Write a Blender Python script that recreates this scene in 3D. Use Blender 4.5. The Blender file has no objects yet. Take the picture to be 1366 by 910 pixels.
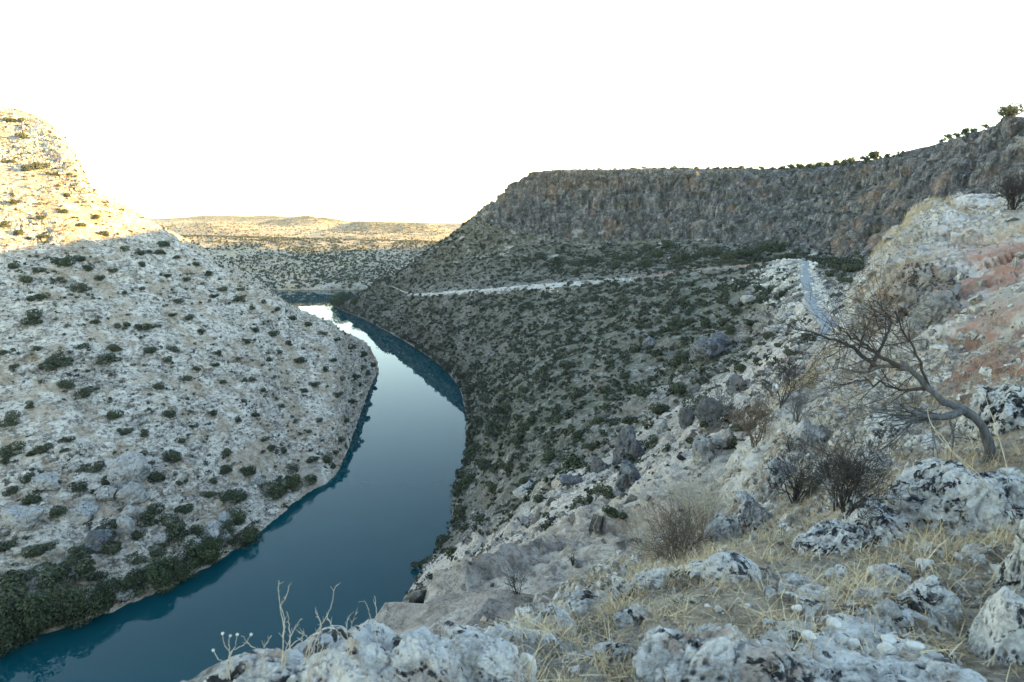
import bpy, bmesh, math, random
import numpy as np
from mathutils import Vector, Matrix
from mathutils.bvhtree import BVHTree

rng = np.random.default_rng(7)
random.seed(7)
D = bpy.data
scene = bpy.context.scene
COL = scene.collection
F = 835.0                       # focal length in photograph pixels (1366 wide)
PITCH = math.atan(155.0 / F)    # the horizon lies 155 px above the middle row
CAMZ = 120.0
cp, sp = math.cos(PITCH), math.sin(PITCH)

# ------------------------------------------------------------------ helpers
def W(px, py, y):
    """A point of the canyon seen at (px, py) and standing y metres ahead."""
    v = (py - 455.0) / F
    yy = cp - v * sp
    zz = -(sp + v * cp)
    t = y / yy
    return np.array([(px - 683.0) / F * t, y, CAMZ + zz * t])

def dep(py):
    return math.tan(PITCH + math.atan((py - 455.0) / F))

def B(px, py, z=0.0):
    """The same for a point whose height is known (the water's edge)."""
    return W(px, py, (CAMZ - z) / dep(py))

def pchip(x, Y, xn):
    """Monotone cubic through Y (n, ...) at knots x, sampled at xn."""
    x = np.asarray(x, float); Y = np.asarray(Y, float); xn = np.asarray(xn, float)
    h = np.diff(x)
    sh = (-1,) + (1,) * (Y.ndim - 1)
    d = np.diff(Y, axis=0) / h.reshape(sh)
    m = np.zeros_like(Y)
    if len(x) > 2:
        w1 = (2 * h[1:] + h[:-1]).reshape(sh); w2 = (h[1:] + 2 * h[:-1]).reshape(sh)
        with np.errstate(divide='ignore', invalid='ignore'):
            hm = (w1 + w2) / (w1 / d[:-1] + w2 / d[1:])
        m[1:-1] = np.where(d[:-1] * d[1:] > 0, hm, 0.0)
    m[0] = d[0]; m[-1] = d[-1]
    k = np.clip(np.searchsorted(x, xn, side='right') - 1, 0, len(x) - 2)
    t = ((xn - x[k]) / h[k]).reshape(sh); hk = h[k].reshape(sh)
    t2 = t * t; t3 = t2 * t
    return (2*t3 - 3*t2 + 1) * Y[k] + (t3 - 2*t2 + t) * hk * m[k] + (-2*t3 + 3*t2) * Y[k+1] + (t3 - t2) * hk * m[k+1]

def steps(counts):
    """Row parameter with counts[k] cells between knot k and k+1."""
    out = []
    for k, n in enumerate(counts):
        out.append(k + np.arange(n) / n)
    out.append(np.array([float(len(counts))]))
    return np.concatenate(out)

def loft(cols, rowc, colc):
    C = np.array(cols, float)                       # (ncol, nrow, 3)
    Rr = pchip(np.arange(C.shape[1]), np.swapaxes(C, 0, 1), steps(rowc))    # (NR, ncol, 3)
    G = pchip(np.arange(C.shape[0]), np.swapaxes(Rr, 0, 1), steps(colc))    # (NC, NR, 3)
    return G, steps(colc), steps(rowc)

def grid_normals(G):
    du = np.gradient(G, axis=0); dv = np.gradient(G, axis=1)
    n = np.cross(du, dv)
    n /= np.maximum(np.linalg.norm(n, axis=-1, keepdims=True), 1e-9)
    return n

_h = rng.integers(0, 2**31 - 1, 4096).astype(np.int32)
def _hash(ix, iy, iz, seed=0):
    a = _h[(ix + seed * 131) & 4095]
    a = _h[((a & 65535) + iy) & 4095]
    a = _h[((a & 65535) + iz) & 4095]
    return a
def _vnoise(P, seed=0):
    """Gradient noise, about -1..1."""
    i = np.floor(P).astype(np.int32); f = P - i
    u = f * f * f * (f * (f * 6 - 15) + 10)
    out = np.zeros(P.shape[:-1], np.float32)
    for dx in (0, 1):
        for dy in (0, 1):
            for dz in (0, 1):
                hh = _hash(i[..., 0] + dx, i[..., 1] + dy, i[..., 2] + dz, seed)
                gx = ((hh & 1023).astype(np.float32) / 511.5 - 1); gy = (((hh >> 10) & 1023).astype(np.float32) / 511.5 - 1); gz = (((hh >> 20) & 1023).astype(np.float32) / 511.5 - 1)
                w = (u[..., 0] if dx else 1 - u[..., 0]) * (u[..., 1] if dy else 1 - u[..., 1]) * (u[..., 2] if dz else 1 - u[..., 2])
                out += w * (gx * (f[..., 0] - dx) + gy * (f[..., 1] - dy) + gz * (f[..., 2] - dz))
    return out * 1.4
def _par(fn, P, seed):
    sh = P.shape[:-1]; Q = np.ascontiguousarray(P, dtype=np.float32).reshape(-1, 3)
    if len(Q) < 30000: return fn(Q, seed), sh
    res = [fn(q, seed) for q in np.array_split(Q, len(Q) // 20000)]
    if isinstance(res[0], tuple): return tuple(np.concatenate([r[k] for r in res]) for k in range(len(res[0]))), sh
    return np.concatenate(res), sh
def upsample(Q, st, shape):
    def up(A, n):                                   # along axis 0
        x = np.minimum(np.arange(n) / st, A.shape[0] - 1.0001); i = x.astype(int); f = (x - i).reshape(-1, 1).astype(np.float32)
        f = f * f * (3 - 2 * f) * .4 + f * .6
        return A[i] * (1 - f) + A[i + 1] * f
    return up(up(Q, shape[0]).T, shape[1]).T
def vnoise(P, seed=0):
    if P.ndim == 3 and P.shape[0] * P.shape[1] > 60000:
        for st in (8, 4, 2):
            C = P[::st, ::st]
            d0 = np.percentile(np.linalg.norm(C[1:] - C[:-1], axis=-1)[:, ::2], 96); d1 = np.percentile(np.linalg.norm(C[:, 1:] - C[:, :-1], axis=-1)[::2], 96)
            if max(d0, d1) < .30:
                n0 = (P.shape[0] - 2) // st + 2; n1 = (P.shape[1] - 2) // st + 2
                i0 = np.minimum(np.arange(n0) * st, P.shape[0] - 1); i1 = np.minimum(np.arange(n1) * st, P.shape[1] - 1)
                r, sh = _par(_vnoise, P[np.ix_(i0, i1)], seed)
                return upsample(r.reshape(n0, n1), st, P.shape[:2])
    r, sh = _par(_vnoise, P, seed)
    return r.reshape(sh)
def worley(P, seed=0):
    r, sh = _par(_worley, P, seed)
    return tuple(a.reshape(sh) for a in r)
def fbm(P, octv=4, seed=0, gain=0.5, lac=2.03):
    a = 1.0; out = 0; s = 0
    for k in range(octv):
        out = out + a * vnoise(P + 17.3 * k, seed + k); s += a
        a *= gain; P = P * lac
    return out / s
def ridged(P, octv=4, seed=0):
    a = 1.0; out = 0; s = 0
    for k in range(octv):
        out = out + a * (1 - 2 * np.abs(vnoise(P + 9.1 * k, seed + k))); s += a
        a *= 0.5; P = P * 2.1
    return out / s
def _worley(P, seed=0):
    """F1, F2 and a random value of the nearest cell."""
    i = np.floor(P).astype(np.int32); f = P - i
    F1 = np.full(P.shape[:-1], 9.0, np.float32); F2 = F1.copy(); cid = np.zeros(P.shape[:-1], np.float32)
    for dx in (-1, 0, 1):
        for dy in (-1, 0, 1):
            for dz in (-1, 0, 1):
                hh = _hash(i[..., 0] + dx, i[..., 1] + dy, i[..., 2] + dz, seed)
                k = np.float32(1 / 1023)
                q = ((dx + (hh & 1023).astype(np.float32) * k - f[..., 0])**2 + (dy + ((hh >> 10) & 1023).astype(np.float32) * k - f[..., 1])**2
                     + (dz + ((hh >> 20) & 1023).astype(np.float32) * k - f[..., 2])**2)
                nearer = q < F1
                F2 = np.where(nearer, F1, np.minimum(F2, q))
                cid = np.where(nearer, (hh % 997).astype(np.float32) / 997, cid)
                F1 = np.where(nearer, q, F1)
    return np.sqrt(F1), np.sqrt(F2), cid
def sstep(a, b, x):
    t = np.clip((x - a) / (b - a), 0, 1)
    return t * t * (3 - 2 * t)

def mesh_from(name, V, Fc, mat=None, smooth=True, attrs=None, parent=None):
    """V (n,3); Fc (m,3) or (m,4) int array -> linked mesh object."""
    me = D.meshes.new(name)
    V = np.ascontiguousarray(V, dtype=np.float32); Fc = np.ascontiguousarray(Fc, dtype=np.int32)
    me.vertices.add(len(V)); me.vertices.foreach_set('co', V.ravel())
    k = Fc.shape[1]
    me.loops.add(Fc.size); me.loops.foreach_set('vertex_index', Fc.ravel())
    me.polygons.add(len(Fc))
    me.polygons.foreach_set('loop_start', np.arange(len(Fc), dtype=np.int32) * k)
    me.polygons.foreach_set('use_smooth', np.full(len(Fc), smooth))
    me.update(calc_edges=True)
    for an, av in (attrs or {}).items():
        at = me.attributes.new(an, 'FLOAT', 'POINT')
        at.data.foreach_set('value', np.ascontiguousarray(av, dtype=np.float32).ravel())
    if mat: me.materials.append(mat)
    o = D.objects.new(name, me); COL.objects.link(o)
    if parent: o.parent = parent
    return o

def grid_faces(n, m):
    a = np.arange(n * m).reshape(n, m)
    return np.stack([a[:-1, :-1], a[1:, :-1], a[1:, 1:], a[:-1, 1:]], -1).reshape(-1, 4)

def mesh_grid(name, G, mat, attrs=None, flip=False):
    Fc = grid_faces(G.shape[0], G.shape[1])
    if flip: Fc = Fc[:, ::-1]
    return mesh_from(name, G.reshape(-1, 3), Fc, mat, True, attrs)

def tag(o, label=None, cat=None, group=None, kind=None):
    if label: o['label'] = label
    if cat: o['category'] = cat
    if group: o['group'] = group
    if kind: o['kind'] = kind
    return o
def empty(name, loc, rz=0.0):
    o = D.objects.new(name, None); COL.objects.link(o)
    o.location = loc; o.rotation_euler = (0, 0, rz); o.empty_display_size = 0.3
    return o
# ------------------------------------------------------------------ TERRAIN CONTROL CURVES
# eastern valley side: columns run from behind the far cape, along the river, to behind the viewer
# rows: toe, bank, m1, m2, m3, road outer, road inner, cliff base, cliff top, rim, plateau x3
def east_col(bank, m1, m2, m3, road, base, rim, out, rw=6.0, lift=0.0):
    bank, m1, m2, m3, road, base, rim = [np.array(p, float) for p in (bank, m1, m2, m3, road, base, rim)]
    d = base - road; d[2] = 0; d /= np.linalg.norm(d)
    b0 = m1 - bank; b0[2] = 0; b0 /= np.linalg.norm(b0)
    toe = bank - b0 * 14; toe[2] = -8
    road_in = road + d * rw; road_in[2] += 0.2
    e = np.array([out[0], out[1], 0.0]); e /= np.linalg.norm(e)
    top = base + (rim - base) * np.array([0.8, 0.8, 0.9])
    p1 = rim + e * 18; p1[2] = rim[2] + 0.6
    p2 = rim + e * 90; p2[2] = rim[2] + 0.5
    p3 = rim + e * 700; p3[2] = rim[2] - 2
    return [toe, bank, m1, m2, m3, road, road_in, base, top, rim, p1, p2, p3]
def mid3(a, b):
    a = np.array(a, float); b = np.array(b, float)
    return [a + (b - a) * t for t in (0.25, 0.5, 0.75)]
east = []
# behind the cape (never seen from the front, but casts the shade on the far bank)
bk = np.array([150., 1500, 0]); rd = np.array([260., 1450, 60]); m = mid3(bk, rd)
east.append(east_col(bk, *m, rd, (430, 1380, 105), (620, 1300, 172), (1, .5)))
bk = np.array([-160., 1090, 0]); rd = np.array([-60., 1010, 30]); m = mid3(bk, rd)
east.append(east_col(bk, *m, rd, (40, 940, 92), (150, 880, 168), (1, .5)))
# the nose of the mesa, seen as its left outline
east.append(east_col(B(448, 405), W(470, 398, 915), W(480, 393, 905), W(495, 385, 885), W(512, 374, 862), W(640, 283, 770), W(716, 231, 745), (1, .6)))
bk = B(490, 428); rd = W(540, 391, 760); m = mid3(bk, rd)
east.append(east_col(bk, *m, rd, W(672, 300, 715), W(738, 227, 735), (.6, 1)))
bk = B(560, 468); rd = W(620, 388, 625); m = mid3(bk, rd)
east.append(east_col(bk, *m, rd, W(730, 312, 690), W(780, 227, 712), (.3, 1)))
east.append(east_col(B(600, 500), W(625, 468, 505), W(645, 440, 520), W(675, 408, 540), W(700, 382, 562), W(815, 322, 655), W(850, 226, 682), (.3, 1)))
east.append(east_col(B(617, 530), W(655, 490, 440), W(690, 455, 462), W(735, 412, 485), W(790, 375, 512), W(900, 318, 610), W(940, 226, 650), (.3, 1)))
east.append(east_col(B(622, 570), W(660, 520, 365), W(710, 475, 385), W(800, 415, 415), W(900, 366, 452), W(990, 328, 545), W(1040, 226, 622), (.35, 1)))
east.append(east_col(B(620, 610), W(690, 540, 292), W(780, 475, 320), W(890, 415, 355), W(1000, 356, 400), W(1070, 336, 470), W(1130, 220, 590), (.5, 1)))
east.append(east_col(B(605, 655), W(700, 590, 236), W(810, 515, 258), W(930, 445, 290), W(1062, 349, 348), W(1120, 346, 400), W(1180, 212, 540), (.8, 1), 5))
east.append(east_col(B(600, 700), W(720, 640, 188), W(840, 560, 200), W(960, 480, 220), W(1072, 372, 275), W(1160, 345, 340), W(1230, 198, 460), (1, .5), 5))
east.append(east_col(B(560, 765), W(700, 690, 146), W(850, 600, 150), W(980, 520, 162), W(1084, 412, 205), W(1200, 340, 300), W(1290, 184, 395), (1, .3), 5))
east.append(east_col(B(520, 830), W(665, 740, 112), W(830, 655, 104), W(985, 570, 108), W(1105, 440, 150), W(1260, 330, 262), W(1366, 163, 345), (1, .1), 5))
east.append(east_col(B(480, 890), W(630, 795, 84), W(790, 712, 66), W(960, 620, 62), W(1130, 480, 105), W(1330, 330, 225), W(1470, 150, 290), (1, 0), 5))
east.append(east_col(B(430, 960), W(560, 862, 66), W(690, 790, 45), W(880, 715, 35), (60, 70, 98), (150, 120, 114), (252, 200, 163), (1, 0), 5))
east.append(east_col((-80, 60, 0), (-42, 45, 50), (-17, 30, 86), (8, 22, 106), (60, 30, 106), (150, 50, 120), (240, 80, 162), (1, 0), 5))
east.append(east_col((-100, 0, 0), (-58, 0, 50), (-32, 0, 85), (-12, 3, 107), (50, -5, 114), (150, -10, 125), (230, -20, 162), (1, 0), 5))
east.append(east_col((-110, -100, 0), (-62, -95, 50), (-30, -90, 88), (0, -85, 110), (60, -90, 118), (140, -95, 130), (222, -100, 156), (1, 0), 5))
east.append(east_col((-120, -450, 0), (-70, -450, 50), (-35, -450, 88), (0, -450, 110), (60, -450, 118), (140, -450, 130), (222, -450, 156), (1, 0), 5))

# western hill: each column is a section through the hill
def west_col(px, rb, rr, s, back, steep=0.0):
    y0 = CAMZ / dep(rb)
    bank = W(px, rb, y0)
    toe = bank + np.array([14., -14, -9])
    pts = [toe, bank]
    for q in (0.14, 0.3, 0.5, 0.72, 0.9, 1.0):
        py = rb + (rr - rb) * q
        ss = s * (1 + 0.02 * math.sin(q * 5.0 + px * 0.01))
        pts.append(W(px, py, (CAMZ + ss * y0) / (ss + dep(py))))
    r = pts[-1]
    pts.append(r + np.array(back[0])); pts.append(r + np.array(back[1]))
    return pts
west = []
for a in [(-420, 930, 50, .66), (-120, 886, 112, .645), (0, 860, 140, .645), (45, 849, 152, .645), (82, 838, 180, .645), (102, 831, 210, .63), (122, 826, 250, .60), (150, 815, 265, .575),
          (210, 790, 300, .53), (270, 760, 341, .49), (340, 715, 383, .455), (400, 665, 413, .42), (450, 630, 437, .40),
          (478, 560, 451, .38), (496, 512, 466, .36), (505, 494, 484, .34)]:
    px = a[0]
    k = min(1.0, max(0.0, (px + 50) / 500))
    hgt = W(px, a[2], 400)[2]
    west.append(west_col(*a, [(-25, 50, -16 - 6 * k), (-95 + 20 * k, 190, -min(70, max(20, hgt * .5)) - 20 * k)]))
# second spur behind it
spur = []
for (px, rr, yr) in [(140, 286, 640), (215, 302, 660), (250, 320, 700), (300, 347, 780), (340, 370, 860), (366, 390, 940), (379, 402, 985)]:
    r = W(px, rr, yr)
    z = r[2]
    run = z / 0.55
    e = np.array([0.62, -0.78, 0]); b = np.array([-.3, 1, 0])
    spur.append([r + e * (run + 25) + np.array([0, 0, -z - 8]), r + e * run + np.array([0, 0, -z]), r + e * run * .66 + np.array([0, 0, -z * .62]),
                 r + e * run * .33 + np.array([0, 0, -z * .30]), r, r + b * 60 + np.array([0, 0, -12]), r + b * 250 + np.array([0, 0, -min(z, 60) - 8])])
# far shore and far country
far = []
for px in (-500, -100, 150, 260, 330, 400, 460, 520, 580, 640, 720, 900, 1300):
    k = (px - 260) / 300.0
    sh = 8 * math.sin(px * .013)
    far.append([W(px, 392, CAMZ * 1.06 / dep(392)), W(px, 387, CAMZ / dep(387)), W(px, 378, 1190), W(px, 374, 1215), W(px, 350 + sh * .3, 1370), W(px, 329 + 5 * k, 1520),
                W(px, 316 + 8 * k, 1620), W(px, 318 + 8 * k, 1800), W(px, 321 + 4 * k + sh * .3, 2100), W(px, 311 + 2 * k, 2700), W(px, 303 + 3.0 * k, 3600),
                W(px, 297 + 4 * k, 4800), W(px, 294.5 + 5 * k, 6200), W(px, 296.5 + 3 * k, 9000), W(px, 298, 16000)])
# near ground around the viewer: columns fan out from left to right, rows go outward
def NZ(px, y, z):                       # a point on the bearing of column px at given distance and height
    w = W(px, 800, y); w[2] = z
    return w
def near_col(px, rows):
    pts = [W(px, r[0], r[1]) if not isinstance(r, tuple) or len(r) == 2 else NZ(px, r[1], r[2]) for r in rows]
    last = pts[-1]
    y8 = last[1]
    b = np.array([px - 683.0, F, 0]) / F
    if px < 660:
        pts += [last + b * 8 + np.array([0, 0, -12]), last + b * 16 + np.array([0, 0, -26])]
    else:
        pts += [last + b * y8 * .30 + np.array([0, 0, -y8 * .32]), last + b * y8 * .8 + np.array([0, 0, -y8 * .95])]
    p1 = pts[0]
    p0 = np.array([p1[0] * 1.2, -4.0, p1[2] - 0.05])
    return [p0] + pts
lf = lambda px, crest, yc: near_col(px, [(0, .9, 118.38), (0, 1.35, 118.4), (0, 1.75, 118.42), (crest, yc), (0, 3.6, 115.6), (0, 7, 109), (0, 12, 101), (0, 18, 93)])
near_px = []; near = []
def addn(px, c): near_px.append(px); near.append(c)
addn(-900, lf(-900, 1090, 1.9)); addn(-200, lf(-200, 1030, 1.95)); addn(120, lf(120, 955, 2.0)); addn(270, lf(270, 908, 2.05)); addn(330, lf(330, 893, 2.12)); addn(400, lf(400, 884, 2.2))
addn(470, lf(470, 870, 2.35)); addn(530, lf(530, 862, 2.5)); 
addn(620, near_col(620, [(0, .9, 118.38), (1010, 1.7), (930, 2.15), (862, 2.7), (880, 4.2), (885, 7.5), (880, 12), (882, 17)]))
addn(700, near_col(700, [(0, .9, 118.38), (1010, 1.75), (915, 2.25), (850, 2.95), (846, 4.2), (842, 6.5), (848, 10), (850, 15)]))
addn(780, near_col(780, [(0, .9, 118.38), (1005, 1.8), (905, 2.3), (845, 3.0), (800, 4.4), (782, 7), (774, 11), (770, 15)]))
addn(850, near_col(850, [(0, .9, 118.38), (990, 1.85), (880, 2.5), (800, 3.3), (770, 4.4), (762, 6.5), (748, 11), (733, 17)]))
addn(950, near_col(950, [(0, .9, 118.4), (970, 1.95), (840, 2.7), (750, 3.8), (748, 5.5), (722, 9), (692, 13), (655, 18.5)]))
addn(1000, near_col(1000, [(0, .9, 118.4), (965, 2.0), (820, 2.8), (735, 4.0), (728, 6), (695, 9), (640, 13), (580, 19.5)]))
addn(1060, near_col(1060, [(0, .9, 118.4), (960, 2.0), (810, 2.9), (720, 4.4), (700, 6.5), (650, 9.2), (578, 14), (517, 21)]))
addn(1110, near_col(1110, [(0, .9, 118.4), (955, 2.05), (800, 3.0), (702, 4.6), (668, 7), (602, 10), (523, 16), (458, 26)]))
addn(1150, near_col(1150, [(0, .9, 118.4), (950, 2.1), (790, 3.05), (690, 4.8), (642, 7), (565, 10), (472, 18), (368, 34)]))
addn(1200, near_col(1200, [(0, .9, 118.4), (945, 2.1), (785, 3.1), (668, 4.95), (612, 7), (530, 10.2), (432, 18), (304, 42)]))
addn(1245, near_col(1245, [(0, .9, 118.4), (942, 2.1), (780, 3.1), (652, 5), (590, 7), (508, 10.4), (415, 18), (276, 45)]))
addn(1300, near_col(1300, [(0, .9, 118.4), (940, 2.1), (778, 3.1), (644, 5), (568, 6.9), (485, 10.2), (396, 18), (265, 45)]))
addn(1366, near_col(1366, [(0, .9, 118.4), (935, 2.1), (770, 3.1), (640, 4.9), (545, 6.5), (452, 10), (372, 17), (268, 42)]))
addn(1460, near_col(1460, [(0, .9, 118.4), (930, 2.1), (765, 3.1), (632, 4.8), (520, 6.5), (430, 9.5), (350, 16), (262, 38)]))
addn(1750, near_col(1750, [(0, .9, 118.4), (925, 2.0), (750, 3.0), (612, 4.5), (500, 6.3), (410, 9.3), (340, 15), (270, 32)]))
addn(2700, near_col(2700, [(0, .8, 118.4), (900, 1.5), (740, 2.2), (600, 3.2), (490, 4.5), (400, 7), (330, 11), (270, 22)]))
# ------------------------------------------------------------------ MATERIALS
class NB:
    def __init__(s, name):
        s.m = D.materials.new(name); s.m.use_nodes = True; s.t = s.m.node_tree
        s.b = s.t.nodes['Principled BSDF']; s.L = s.t.links
        s.b.inputs['Specular IOR Level'].default_value = 0.25
    def n(s, kind, **kw):
        x = s.t.nodes.new(kind)
        for k, v in kw.items():
            if k in x.inputs: x.inputs[k].default_value = v
            else: setattr(x, k, v)
        return x
    def link(s, a, b): s.L.new(a, b)
    def pos(s, scale=(1, 1, 1), rot=(0, 0, 0)):
        tc = s.n('ShaderNodeTexCoord'); mp = s.n('ShaderNodeMapping')
        mp.inputs['Scale'].default_value = scale; mp.inputs['Rotation'].default_value = rot
        s.link(tc.outputs['Object'], mp.inputs['Vector']); return mp.outputs[0]
    def noise(s, vec, scale, detail=6, rough=0.6, dist=0.0):
        x = s.n('ShaderNodeTexNoise'); x.inputs['Scale'].default_value = scale; x.inputs['Detail'].default_value = detail
        x.inputs['Roughness'].default_value = rough; x.inputs['Distortion'].default_value = dist
        s.link(vec, x.inputs['Vector']); return x.outputs['Fac']
    def vor(s, vec, scale, feature='DISTANCE_TO_EDGE', rnd=1.0):
        x = s.n('ShaderNodeTexVoronoi', feature=feature); x.inputs['Scale'].default_value = scale; x.inputs['Randomness'].default_value = rnd
        s.link(vec, x.inputs['Vector']); return x
    def ramp(s, fac, stops, interp='LINEAR'):
        x = s.n('ShaderNodeValToRGB'); cr = x.color_ramp; cr.interpolation = interp
        while len(cr.elements) < len(stops): cr.elements.new(0.5)
        for e, (p, c) in zip(cr.elements, stops):
            e.position = p; e.color = (*c, 1) if isinstance(c, tuple) else (c, c, c, 1)
        s.link(fac, x.inputs[0]); return x.outputs[0]
    def math(s, op, a, b=None, clamp=False):
        x = s.n('ShaderNodeMath', operation=op); x.use_clamp = clamp
        for i, q in enumerate((a, b)):
            if q is None: continue
            if isinstance(q, (int, float)): x.inputs[i].default_value = q
            else: s.link(q, x.inputs[i])
        return x.outputs[0]
    def mix(s, fac, a, b, mode='MIX'):
        x = s.n('ShaderNodeMix', data_type='RGBA', blend_type=mode)
        for i, q in ((0, fac), (6, a), (7, b)):
            if isinstance(q, (int, float)): x.inputs[i].default_value = q
            elif isinstance(q, tuple): x.inputs[i].default_value = (*q, 1)
            else: s.link(q, x.inputs[i])
        return x.outputs[2]
    def attr(s, name):
        return s.n('ShaderNodeAttribute', attribute_name=name).outputs['Fac']
    def bump(s, h, strength, dist, prev=None):
        x = s.n('ShaderNodeBump'); x.inputs['Strength'].default_value = strength; x.inputs['Distance'].default_value = dist
        s.link(h, x.inputs['Height'])
        if prev is not None: s.link(prev, x.inputs['Normal'])
        return x.outputs[0]
    def done(s, col, rough=0.9, normal=None):
        s.link(col, s.b.inputs['Base Color'])
        if isinstance(rough, (int, float)): s.b.inputs['Roughness'].default_value = rough
        else: s.link(rough, s.b.inputs['Roughness'])
        if normal is not None: s.link(normal, s.b.inputs['Normal'])
        return s.m

def slope_mat(name, light, mid, dark, k=1.0, strata=(0.25, -0.1, 0.0), soilc=(.26, .19, .12), soft=0.0, grit=0.0):
    """Weathered limestone with dry soil, thin scrub or painted shade, pale rubble and red stains where the attributes say so.
    k scales the pattern: 1 for hillsides hundreds of metres off, larger for near ground."""
    s = NB(name)
    P = s.pos()
    Ps = s.pos((1, 1, 5.0), strata)
    big = s.noise(P, .022 * k, 5, .6)
    med = s.noise(P, .16 * k, 9, .68, .4)
    fin = s.noise(P, 1.1 * k, 8, .72)
    st = s.noise(Ps, .22 * k, 7, .7, .6)
    f = s.math('ADD', s.math('MULTIPLY', med, .38), s.math('MULTIPLY', st, .34))
    f = s.math('ADD', f, s.math('MULTIPLY', fin, .28))
    col = s.ramp(f, [(.41, dark), (.47, mid), (.505, tuple(.5 * (a + b) for a, b in zip(mid, light))), (.55, light)])
    # dark lichen blotches
    lic = s.ramp(s.noise(P, .5 * k, 7, .75, .3), [(.515, 0.0), (.56, 1.0)])
    col = s.mix(s.math('MULTIPLY', lic, .8), col, tuple(c * .75 for c in dark))
    # dry soil and straw between the rocks
    sn = s.math('ADD', s.math('MULTIPLY', s.noise(P, .09 * k, 8, .65, .5), .7), s.math('MULTIPLY', big, .3))
    so = s.math('ADD', s.ramp(sn, [(.49, 0.0), (.57, 1.0)]), s.attr('soil'), True)
    so = s.math('MULTIPLY', so, s.ramp(fin, [(.38, .45), (.55, 1.0)]))
    sc = s.mix(s.noise(P, .7 * k, 6, .7), tuple(c * .72 for c in soilc), tuple(c * 1.25 for c in soilc))
    col = s.mix(s.math('MULTIPLY', so, .8), col, sc)
    # low dry scrub; on the far mesas this tint paints their shade
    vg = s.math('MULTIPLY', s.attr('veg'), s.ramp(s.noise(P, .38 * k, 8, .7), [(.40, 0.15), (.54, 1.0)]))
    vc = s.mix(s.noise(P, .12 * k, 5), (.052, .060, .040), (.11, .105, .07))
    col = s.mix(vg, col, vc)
    # red earth
    rd = s.math('MULTIPLY', s.attr('red'), s.ramp(s.noise(P, .28 * k, 8, .68, .4), [(.38, 0.0), (.56, 1.0)]))
    col = s.mix(rd, col, s.mix(fin, (.34, .14, .085), (.54, .33, .26)))
    # fresh pale rubble
    pl = s.math('MULTIPLY', s.attr('pale'), s.ramp(s.noise(P, .5 * k, 6, .7), [(.32, 0.0), (.5, 1.0)]))
    col = s.mix(pl, col, s.mix(fin, (.42, .39, .35), (.70, .67, .62)))
    if grit:
        gn = s.noise(P, 60 if grit > .9 else 14, 8, .75); g2 = s.noise(P, 19 if grit > .9 else 5, 8, .7, .5)
        col = s.mix(s.math('MULTIPLY', s.ramp(gn, [(.50, 0.0), (.62, 1.0)]), .55 * grit), col, (.40, .36, .31))
        col = s.mix(s.math('MULTIPLY', s.ramp(gn, [(.36, 1.0), (.46, 0.0)]), .75 * grit), col, (.060, .050, .042))
        col = s.mix(s.math('MULTIPLY', s.ramp(g2, [(.40, 1.0), (.50, 0.0)]), .55 * grit), col, (.085, .070, .055))
    h = s.math('ADD', s.math('MULTIPLY', st, .6), med)
    nb = s.bump(h, .75, 1.6 / k)
    cr = s.ramp(s.vor(s.pos((1, 1, 1.8), strata), .55 * k).outputs['Distance'], [(0, 0.0), (.10, 1.0)])
    nb = s.bump(cr, .30 * (1 - soft), .35 / k, nb)
    nb = s.bump(fin, .8, .45 / k, nb)
    nb = s.bump(s.noise(P, 5.5 * k, 6, .7), .55, .10 / k, nb)
    if grit: nb = s.bump(gn, .9, .02 if grit > .9 else .08, nb); nb = s.bump(g2, .8, .05 if grit > .9 else .2, nb)
    return s.done(col, .92, nb)

def cliff_mat():
    s = NB('cliff_limestone')
    P = s.pos(); Pv = s.pos((1, 1, .30)); Ph = s.pos((1, 1, 6.0))
    v = s.noise(Pv, .20, 9, .68, .3); m = s.noise(P, .10, 9, .7, .5); fin = s.noise(P, .9, 8, .74); hb = s.noise(Ph, .05, 6, .65)
    f = s.math('ADD', s.math('MULTIPLY', v, .4), s.math('ADD', s.math('MULTIPLY', m, .25), s.math('MULTIPLY', fin, .35)))
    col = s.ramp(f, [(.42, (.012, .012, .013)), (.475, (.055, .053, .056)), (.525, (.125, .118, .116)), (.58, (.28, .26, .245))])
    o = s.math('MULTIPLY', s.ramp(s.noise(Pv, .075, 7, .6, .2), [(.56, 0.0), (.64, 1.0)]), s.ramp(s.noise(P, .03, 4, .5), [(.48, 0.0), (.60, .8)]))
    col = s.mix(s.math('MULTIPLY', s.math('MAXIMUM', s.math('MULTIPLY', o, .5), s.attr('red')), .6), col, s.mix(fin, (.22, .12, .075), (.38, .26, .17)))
    wv = s.math('MULTIPLY', s.ramp(s.noise(Pv, .33, 6, .6), [(.58, 0.0), (.66, 1.0)]), .5)
    col = s.mix(wv, col, (.40, .38, .35))
    vg = s.math('MULTIPLY', s.attr('veg'), s.ramp(s.noise(P, .3, 8, .72), [(.44, 0.1), (.55, 1.0)]))
    col = s.mix(vg, col, (.052, .062, .040))
    pl = s.math('MULTIPLY', s.attr('pale'), s.ramp(fin, [(.38, 0.0), (.52, 1.0)]))
    col = s.mix(pl, col, (.50, .47, .43))
    nb = s.bump(s.noise(s.pos((1, 1, .12)), .45, 7, .65), .8, 1.6); nb = s.bump(v, .7, 1.8, nb); nb = s.bump(m, .8, 3.0, nb); nb = s.bump(s.noise(Ph, .25, 6, .65), .5, 1.2, nb); nb = s.bump(fin, 1.0, .9, nb)
    return s.done(col, .93, nb)

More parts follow.
